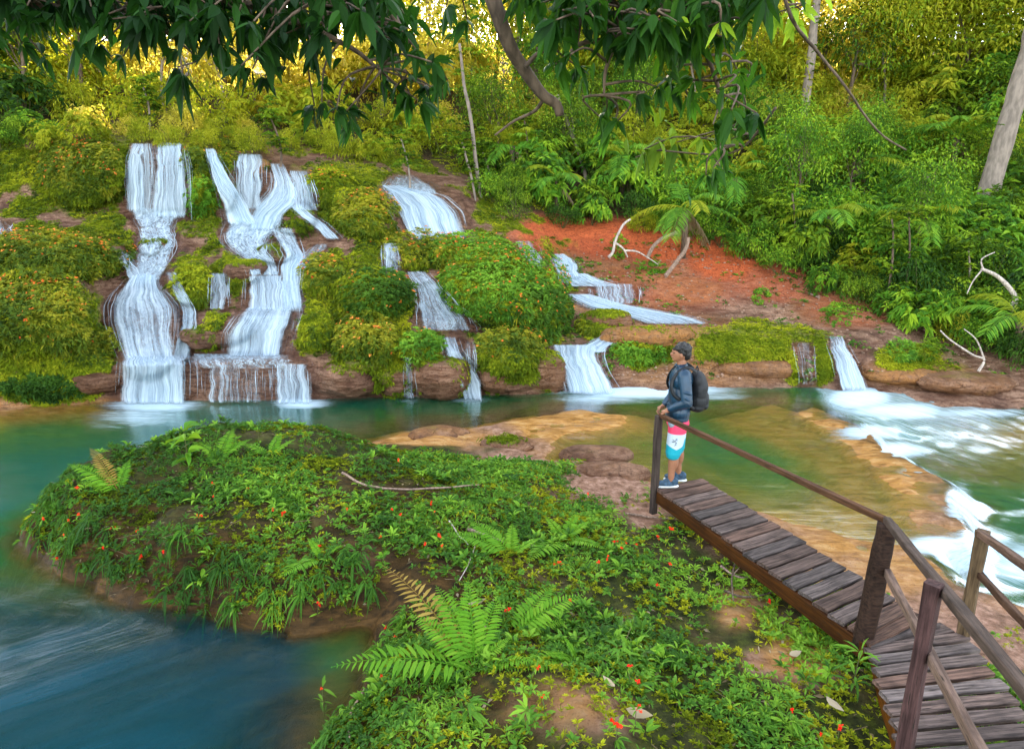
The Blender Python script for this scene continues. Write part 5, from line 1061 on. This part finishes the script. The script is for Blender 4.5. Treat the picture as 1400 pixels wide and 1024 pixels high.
lo1 = ([-60, 0, 60, 110, 160, 220, 260], [50, 20, 30, 25, 30, 30, 40]); lo2 = ([180, 250, 300, 360, 420, 470, 520, 580, 640], [30, 40, 50, 60, 80, 50, 60, 60, 10])
lo3 = ([690, 740, 790, 840, 900, 960, 1010, 1060], [0, 20, 40, 60, 70, 70, 40, -10])
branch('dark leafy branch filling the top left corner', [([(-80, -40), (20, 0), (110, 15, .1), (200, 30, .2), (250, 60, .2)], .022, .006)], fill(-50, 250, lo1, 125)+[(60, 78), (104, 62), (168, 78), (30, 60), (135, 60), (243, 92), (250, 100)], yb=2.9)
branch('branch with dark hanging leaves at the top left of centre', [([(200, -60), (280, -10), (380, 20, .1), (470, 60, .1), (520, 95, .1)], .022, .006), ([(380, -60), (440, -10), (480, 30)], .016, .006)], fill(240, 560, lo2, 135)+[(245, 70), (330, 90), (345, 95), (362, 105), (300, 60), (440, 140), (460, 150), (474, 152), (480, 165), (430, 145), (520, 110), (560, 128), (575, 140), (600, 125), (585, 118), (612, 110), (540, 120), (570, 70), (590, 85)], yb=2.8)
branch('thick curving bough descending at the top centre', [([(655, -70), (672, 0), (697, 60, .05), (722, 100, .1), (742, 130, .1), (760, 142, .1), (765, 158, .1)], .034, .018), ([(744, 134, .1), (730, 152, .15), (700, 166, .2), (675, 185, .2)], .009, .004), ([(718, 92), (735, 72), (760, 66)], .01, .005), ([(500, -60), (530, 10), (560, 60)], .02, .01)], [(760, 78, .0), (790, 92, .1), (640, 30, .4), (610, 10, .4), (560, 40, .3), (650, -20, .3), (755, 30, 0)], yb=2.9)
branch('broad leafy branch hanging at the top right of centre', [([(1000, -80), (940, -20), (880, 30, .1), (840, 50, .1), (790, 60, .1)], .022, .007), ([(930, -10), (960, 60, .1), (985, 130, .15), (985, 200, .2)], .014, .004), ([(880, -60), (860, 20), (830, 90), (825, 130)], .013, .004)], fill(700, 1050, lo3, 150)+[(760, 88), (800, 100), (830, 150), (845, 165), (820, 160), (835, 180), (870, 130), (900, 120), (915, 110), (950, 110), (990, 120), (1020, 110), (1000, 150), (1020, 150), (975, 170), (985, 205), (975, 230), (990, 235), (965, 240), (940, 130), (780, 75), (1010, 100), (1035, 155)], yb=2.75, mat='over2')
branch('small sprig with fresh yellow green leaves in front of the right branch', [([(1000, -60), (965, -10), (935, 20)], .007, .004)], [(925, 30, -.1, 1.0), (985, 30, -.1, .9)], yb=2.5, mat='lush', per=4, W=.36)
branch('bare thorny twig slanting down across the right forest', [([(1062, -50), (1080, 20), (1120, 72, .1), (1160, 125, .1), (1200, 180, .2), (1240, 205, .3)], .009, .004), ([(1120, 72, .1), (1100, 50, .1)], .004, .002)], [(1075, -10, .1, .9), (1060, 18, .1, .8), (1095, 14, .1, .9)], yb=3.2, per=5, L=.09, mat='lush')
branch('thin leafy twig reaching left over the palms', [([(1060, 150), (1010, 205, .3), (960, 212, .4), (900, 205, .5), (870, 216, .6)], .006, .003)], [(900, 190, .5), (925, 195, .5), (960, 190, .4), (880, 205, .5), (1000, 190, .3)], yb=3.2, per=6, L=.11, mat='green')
# ------------------------------------------------------------------ palms, pale trunks, dead wood
def palm(px_, py_, h, L, n, label, dead=3, s=1, group=None, off=0.0):
    b = hill(px_, py_, off+.25); e = empty('palm', tuple(b)); inv = b; mb = MB(); add_tube(mb, [(0, 0, -.5), (.02, 0, h*.5), (0, 0, h)], [.09, .08, .1], 8); mobj('trunk', mb.mesh('palm_trunk', M_bark), e)
    for i in range(n):
        a = 6.283*i/n+rng.normal(0, .2); isd = i < dead; el_ = rng.uniform(.15, 1.15) if not isd else -.7
        L_ = L*1.25*rng.uniform(.8, 1.1)*(.6 if isd else 1)
        d = np.array([math.cos(a)*math.cos(el_), math.sin(a)*math.cos(el_), math.sin(el_)]); p0 = np.array([0, 0, h]); t = np.linspace(0, 1, 14)[:, None]
        p = p0+d*L_*t+np.array([0, 0, -1.])*L_*(.55 if not isd else .35)*t*t
        mb = MB(); add_tube(mb, p, np.linspace(.018, .004, 14), 4, rnd=.5); m = 30; tt = np.linspace(.15, .99, m); q = np.stack([np.interp(tt, t[:, 0], p[:, c]) for c in range(3)], -1); T = nrm(np.gradient(q, axis=0)); S = nrm(np.cross(T, [0, 0, 1.])); U = np.cross(S, T)
        for sg in (-1, 1): leaf_geo(q, S*sg+T*.7+U*.1+rng.normal(0, .08, S.shape), L_*.30*(1-.5*tt)*rng.uniform(.8, 1.1, m), .035, U, .15, .5 if not isd else .9, 2, np.full(m, .5), mb)
        mobj('frond', mb.mesh('palm_frond', M_lf['dry' if isd else ('lush' if i % 3 else 'yellow')], False), e)
    return tag(e, label, 'palm', group)
palm(935, 330, .9, 1.5, 12, 'palm with a brown skirt of dead fronds overhanging the red clay', 4, off=.3)
palm(760, 280, .7, 1.3, 10, 'small palm with one dead frond above the left end of the red clay', 2, off=.3)
palm(1130, 335, .8, 1.4, 11, 'pale yellowish palm low in the right forest', 4, off=.6)
palm(1165, 270, 1.0, 1.6, 11, 'palm with dead fronds halfway up the right forest', 3, off=.5)
palm(1000, 290, 1.0, 1.5, 11, 'green palm right behind the hanging branch tip', 2, off=.3)
palm(850, 260, 1.0, 1.5, 10, 'palm with lacy fronds in the forest centre', 2, off=.3)
palm(1080, 250, 1.2, 1.6, 12, 'palm in the upper right forest behind the bare twig', 3, off=.5)
palm(1250, 350, .9, 1.5, 11, 'palm in the dark low right forest beside thin stems', 2, off=.6)
palm(1300, 240, 1.2, 1.7, 12, 'palm near the thick leaning trunk', 3, off=.5)
palm(700, 240, .9, 1.3, 10, 'small palm left of the bough tip', 1, off=.3)
palm(1390, 470, .5, 1.3, 9, 'bright green palm low at the right edge', 0, off=.5)
def trunk(pts, r0, r1, label, mat=None, name='tree_trunk', cat='tree', Y=None, off=.3, forks=(), group=None, leafm='green'):
    y0 = float(depth_at(pts[0][0], pts[0][1]))-off if Y is None else Y
    if name == 'tree_trunk': pts = [(pts[0][0]-2, pts[0][1]+(50 if r0 > .1 else 18), 0)]+list(pts)
    a = np.array([at_y(p[0], p[1], y0+(p[2] if len(p) > 2 else 0)) for p in pts]); p = smooth_path(a, 26); p = p+(.03 if r0 < .1 else .1)*np.stack([fbm(p, 1, 2, 7), 0*p[:, 0], 0*p[:, 0]], -1)
    mb = MB(); add_tube(mb, p, np.linspace(r0, r1, 26)*(1+.1*fbm(p, 4, 2, 1)), 10)
    for fpts, f0, f1 in forks: q = smooth_path([at_y(u[0], u[1], y0+(u[2] if len(u) > 2 else 0)) for u in fpts], 14); add_tube(mb, q, np.linspace(f0, f1, 14), 7)
    if name != 'tree_trunk': return tag(mb.build(name, mat or M_pale), label, cat, group)
    e = empty('slender_tree', tuple(p[0])); tr = mb.build('trunk', mat or M_pale, e); tr.location = -Vector(p[0]); m = 16 if r0 > .06 else 10
    sp = .22 if r0 < .06 else .9; top = p[-1]; C = np.vstack([p[rng.integers(12, 26, m)]+rng.normal(0, sp*.7, (m, 3)), top+rng.normal(0, sp, (m, 3))]); C = np.repeat(C, 4, 0)+rng.normal(0, sp*.25, (m*8, 3))
    cm = MB()
    for c in C[::5]: q = p[np.argmin(np.linalg.norm(p-c, axis=1))]; add_tube(mb, [q, c], [.008, .004], 4)
    tufts(C-p[0], 8, .15, .4, None, 1, .5, 1, cm, None, .3); mobj('crown', cm.mesh('slender_crown', M_lf[leafm], False), e)
    return tag(e, label, 'tree', group)
trunk([(1352, 275), (1362, 230), (1380, 170), (1402, 90), (1420, 20), (1440, -60)], .32, .22, 'thick pale leaning trunk at the right edge', off=1.6)
trunk([(1096, 180), (1104, 120), (1112, 60), (1117, 0), (1121, -60)], .2, .12, 'tall white trunk near the top right, straight above the pale palm')
trunk([(657, 268), (650, 215), (643, 160), (634, 110), (628, 60)], .07, .04, 'slender pale trunk above the large white fall')
trunk([(800, 240), (790, 205), (775, 165), (762, 130)], .07, .05, 'pale trunk leaning left below the bough tip', forks=(([(785, 190), (782, 160), (778, 120)], .04, .02),))
trunk([(650, 270), (642, 230), (632, 195)], .04, .03, 'thin bare stem beside the slender pale trunk')
trunk([(672, 250), (665, 225), (655, 195)], .035, .025, 'short bare stem right of the slender pale trunk')
for k, (a, b, c, d, lab) in enumerate([(1216, 395, 1220, 300, 'thin reddish sapling stem rising from the brown slope'), (1322, 400, 1324, 340, 'thin pale sapling stem in the dark right forest'), (1240, 390, 1242, 290, 'brown sapling stem among the right bushes'), (1265, 330, 1268, 240, 'grey sapling stem halfway up the right forest'), (1085, 340, 1083, 265, 'thin straight stem above the brown slope'), (205, 175, 196, 120, 'pale stem behind the topmost left fall'), (385, 215, 370, 160, 'tan stem behind the grey veil'), (560, 250, 548, 190, 'leaning bare stem above the rapid'), (720, 230, 716, 160, 'pale stem in the golden forest centre'), (1180, 130, 1240, 60, 'leaning thin bare branch high in the right forest')]):
    trunk([(a, b), ((a+c)/2+3, (b+d)/2), (c, d)], .035, .02, lab, M_pale if k % 2 else M_bark, off=.9)
trunk([(832, 352), (838, 345), (842, 328), (852, 308), (862, 300)], .045, .03, 'white forked dead branch lying over the red clay', M_dead, 'dead_branch', 'dead branch', off=.35, forks=(([(839, 331), (852, 340), (858, 352)], .035, .02), ([(853, 343), (870, 344), (885, 352), (900, 362)], .03, .012)))
trunk([(910, 378), (925, 358), (938, 340), (942, 325)], .06, .05, 'brown root reaching down the red clay under the palm', M_twig, 'dead_root', 'root', off=.3)
trunk([(885, 352), (892, 338), (905, 326), (925, 318)], .06, .05, 'grey root stub left of the long brown root', M_twig, 'dead_root', 'root', off=.3)
trunk([(1378, 438), (1384, 418), (1388, 408), (1376, 390), (1360, 376), (1342, 368)], .07, .035, 'white leaning dead limb at the right edge', M_dead, 'dead_branch', 'dead branch', off=1.0, forks=(([(1345, 370), (1342, 355), (1360, 345)], .02, .01), ([(1342, 370), (1330, 385), (1322, 402)], .018, .01)))
trunk([(1338, 508), (1346, 492), (1330, 485), (1300, 465), (1286, 452)], .03, .012, 'thin arching bare vine on the right shore', M_dead, 'dead_branch', 'dead branch', off=.5, forks=(([(1346, 492), (1335, 465), (1318, 450)], .02, .008),))
for k, (a, b, c, d, lab) in enumerate([(1115, 405, 1135, 422, 'short fallen branch on the upper brown slope'), (1190, 400, 1240, 440, 'long fallen branch slanting down the right slope'), (1105, 400, 1125, 418, 'thin fallen branch beside the short one on the brown slope'), (1220, 425, 1250, 440, 'pale fallen branch at the foot of the right forest')]):
    trunk([(a, b), ((a+c)/2, (b+d)/2-2), (c, d)], .03, .015, lab, M_twig, 'fallen_branch', 'fallen branch', off=.12)
# ------------------------------------------------------------------ rounded rocks
def boulder(bx, by, rx, ry, label, dep=.6, moss=.3, ochre=.3, off=.0, z=None):
    c = hill(bx, by) if z is None else at_z(bx, by, z); zc = to_px(c)[2]; a = rx*zc/F; h = ry*zc/F
    P_, Fq = ell((0, 0, 0), (a, dep, h), None, 34, 56); d = nrm(P_); n1 = fbm(P_+c, 1.6, 4, 15); P_ = P_*(1+.34*n1)[:, None]+d*(rock_noise(P_+c, .22))[:, None]; P_[:, 2] = np.where(P_[:, 2] > h*.55, h*.55+(P_[:, 2]-h*.55)*.45, P_[:, 2])
    ms = np.clip(sstep(.1, .8, d[:, 2])*moss*1.6+fbm(P_+c, 2, 3, 6)*.5*(moss > .05), 0, 1); mb = MB(); mb.add(P_, Fq[:, ::-1], 0, moss=ms, ochre=np.full(len(P_), ochre), red=0*ms, wet=0*ms+.5, forest=0*ms)
    o = mb.build('boulder', M_rock); o.location = c+np.array([0, .2-off, 0])
    if moss > .2:
        V = np.repeat(P_, 1, 0); w_ = ms*(V[:, 1] < .2)*np.sqrt(np.clip(a*h, .02, 1)); k = int(420*moss*min(2, a*h*8+.5)); sel = rng.choice(len(V), k, p=w_/w_.sum()); q = V[sel]+rng.normal(0, .015, (k, 3))
        mb2 = tufts(q, 7, .055, .5, nrm(d[sel]+np.array([0, 0, .5])), 1, .5, 1, None, np.clip(.4+.5*fbm(q+c, 2.2, 3, 62)+.2*d[sel][:, 2], 0, 1), .6); mobj('moss_cover', mb2.mesh('moss_tufts', M_lf['moss'], False), o)
    return tag(o, label, 'boulder')
BO = [(600, 515, 44, 32, 'round dark brown boulder at the waterline below the split fall', .5, .25, .1), (742, 508, 40, 34, 'smooth round boulder left of the low smooth fall', .5, .35, .2), (475, 520, 42, 26, 'reddish block at the waterline right of the lowest curtain', .5, .3, .05), (540, 515, 26, 30, 'mossy boulder at the waterline left of the thin thread', .4, .9, .1),
 (278, 462, 30, 18, 'reddish brown boulder between fan and spreading veil', .4, .35, 0), (890, 462, 64, 17, 'long ochre boulder above the person head', .5, .25, 1), (1040, 505, 70, 16, 'pale pink rock right of the person at the waterline', .5, .2, .5), (1240, 515, 56, 12, 'orange sloping rock on the right shore', .5, .1, 1), (1330, 525, 70, 14, 'pale brown slab at the far right shore', .6, .2, .3),
 (130, 525, 34, 22, 'dark red block left of the lowest curtain', .4, .2, .1), (250, 520, 0, 0, '', 0, 0, 0), (205, 338, 18, 12, 'small mossy stone amid the lacy water', .25, .9, .1), (366, 345, 15, 11, 'mossy stone splitting the foaming water', .15, .9, .0), (404, 301, 24, 17, 'mossy knob between rounded fall and runnel', .2, .95, 0),
 (330, 372, 28, 20, 'mossy rounded stone right of the three trickles', .4, .9, 0), (830, 440, 30, 17, 'yellow green mossy boulder beside the rivulet', .4, 1, .3), (680, 515, 26, 22, 'brown boulder right of the split fall', .4, .3, .2), (350, 235, 14, 22, 'ochre column of rock inside the grey veil', .2, .2, .6)]
for bx, by, rx, ry, lab, dp, ms, oc in BO:
    if rx: boulder(bx, by, rx, ry, lab, dp, ms, oc)
for bx, by, rx, ry, z, lab, ms, oc in [(835, 660, 52, 20, .05, 'pink rock at the near bank left of the walkway post', .15, .1), (820, 632, 48, 14, .02, 'rounded pink rock at the waterline in front of the walkway end', .1, .1), (690, 618, 36, 12, .04, 'pink mossy rock on the crest of the bank', .5, .2), (600, 602, 44, 8, .03, 'flat wet rock behind the islet', .2, .5)]:
    o = boulder(bx, by, rx, ry, lab, .3, ms, oc, z=z); o.location.y += .1
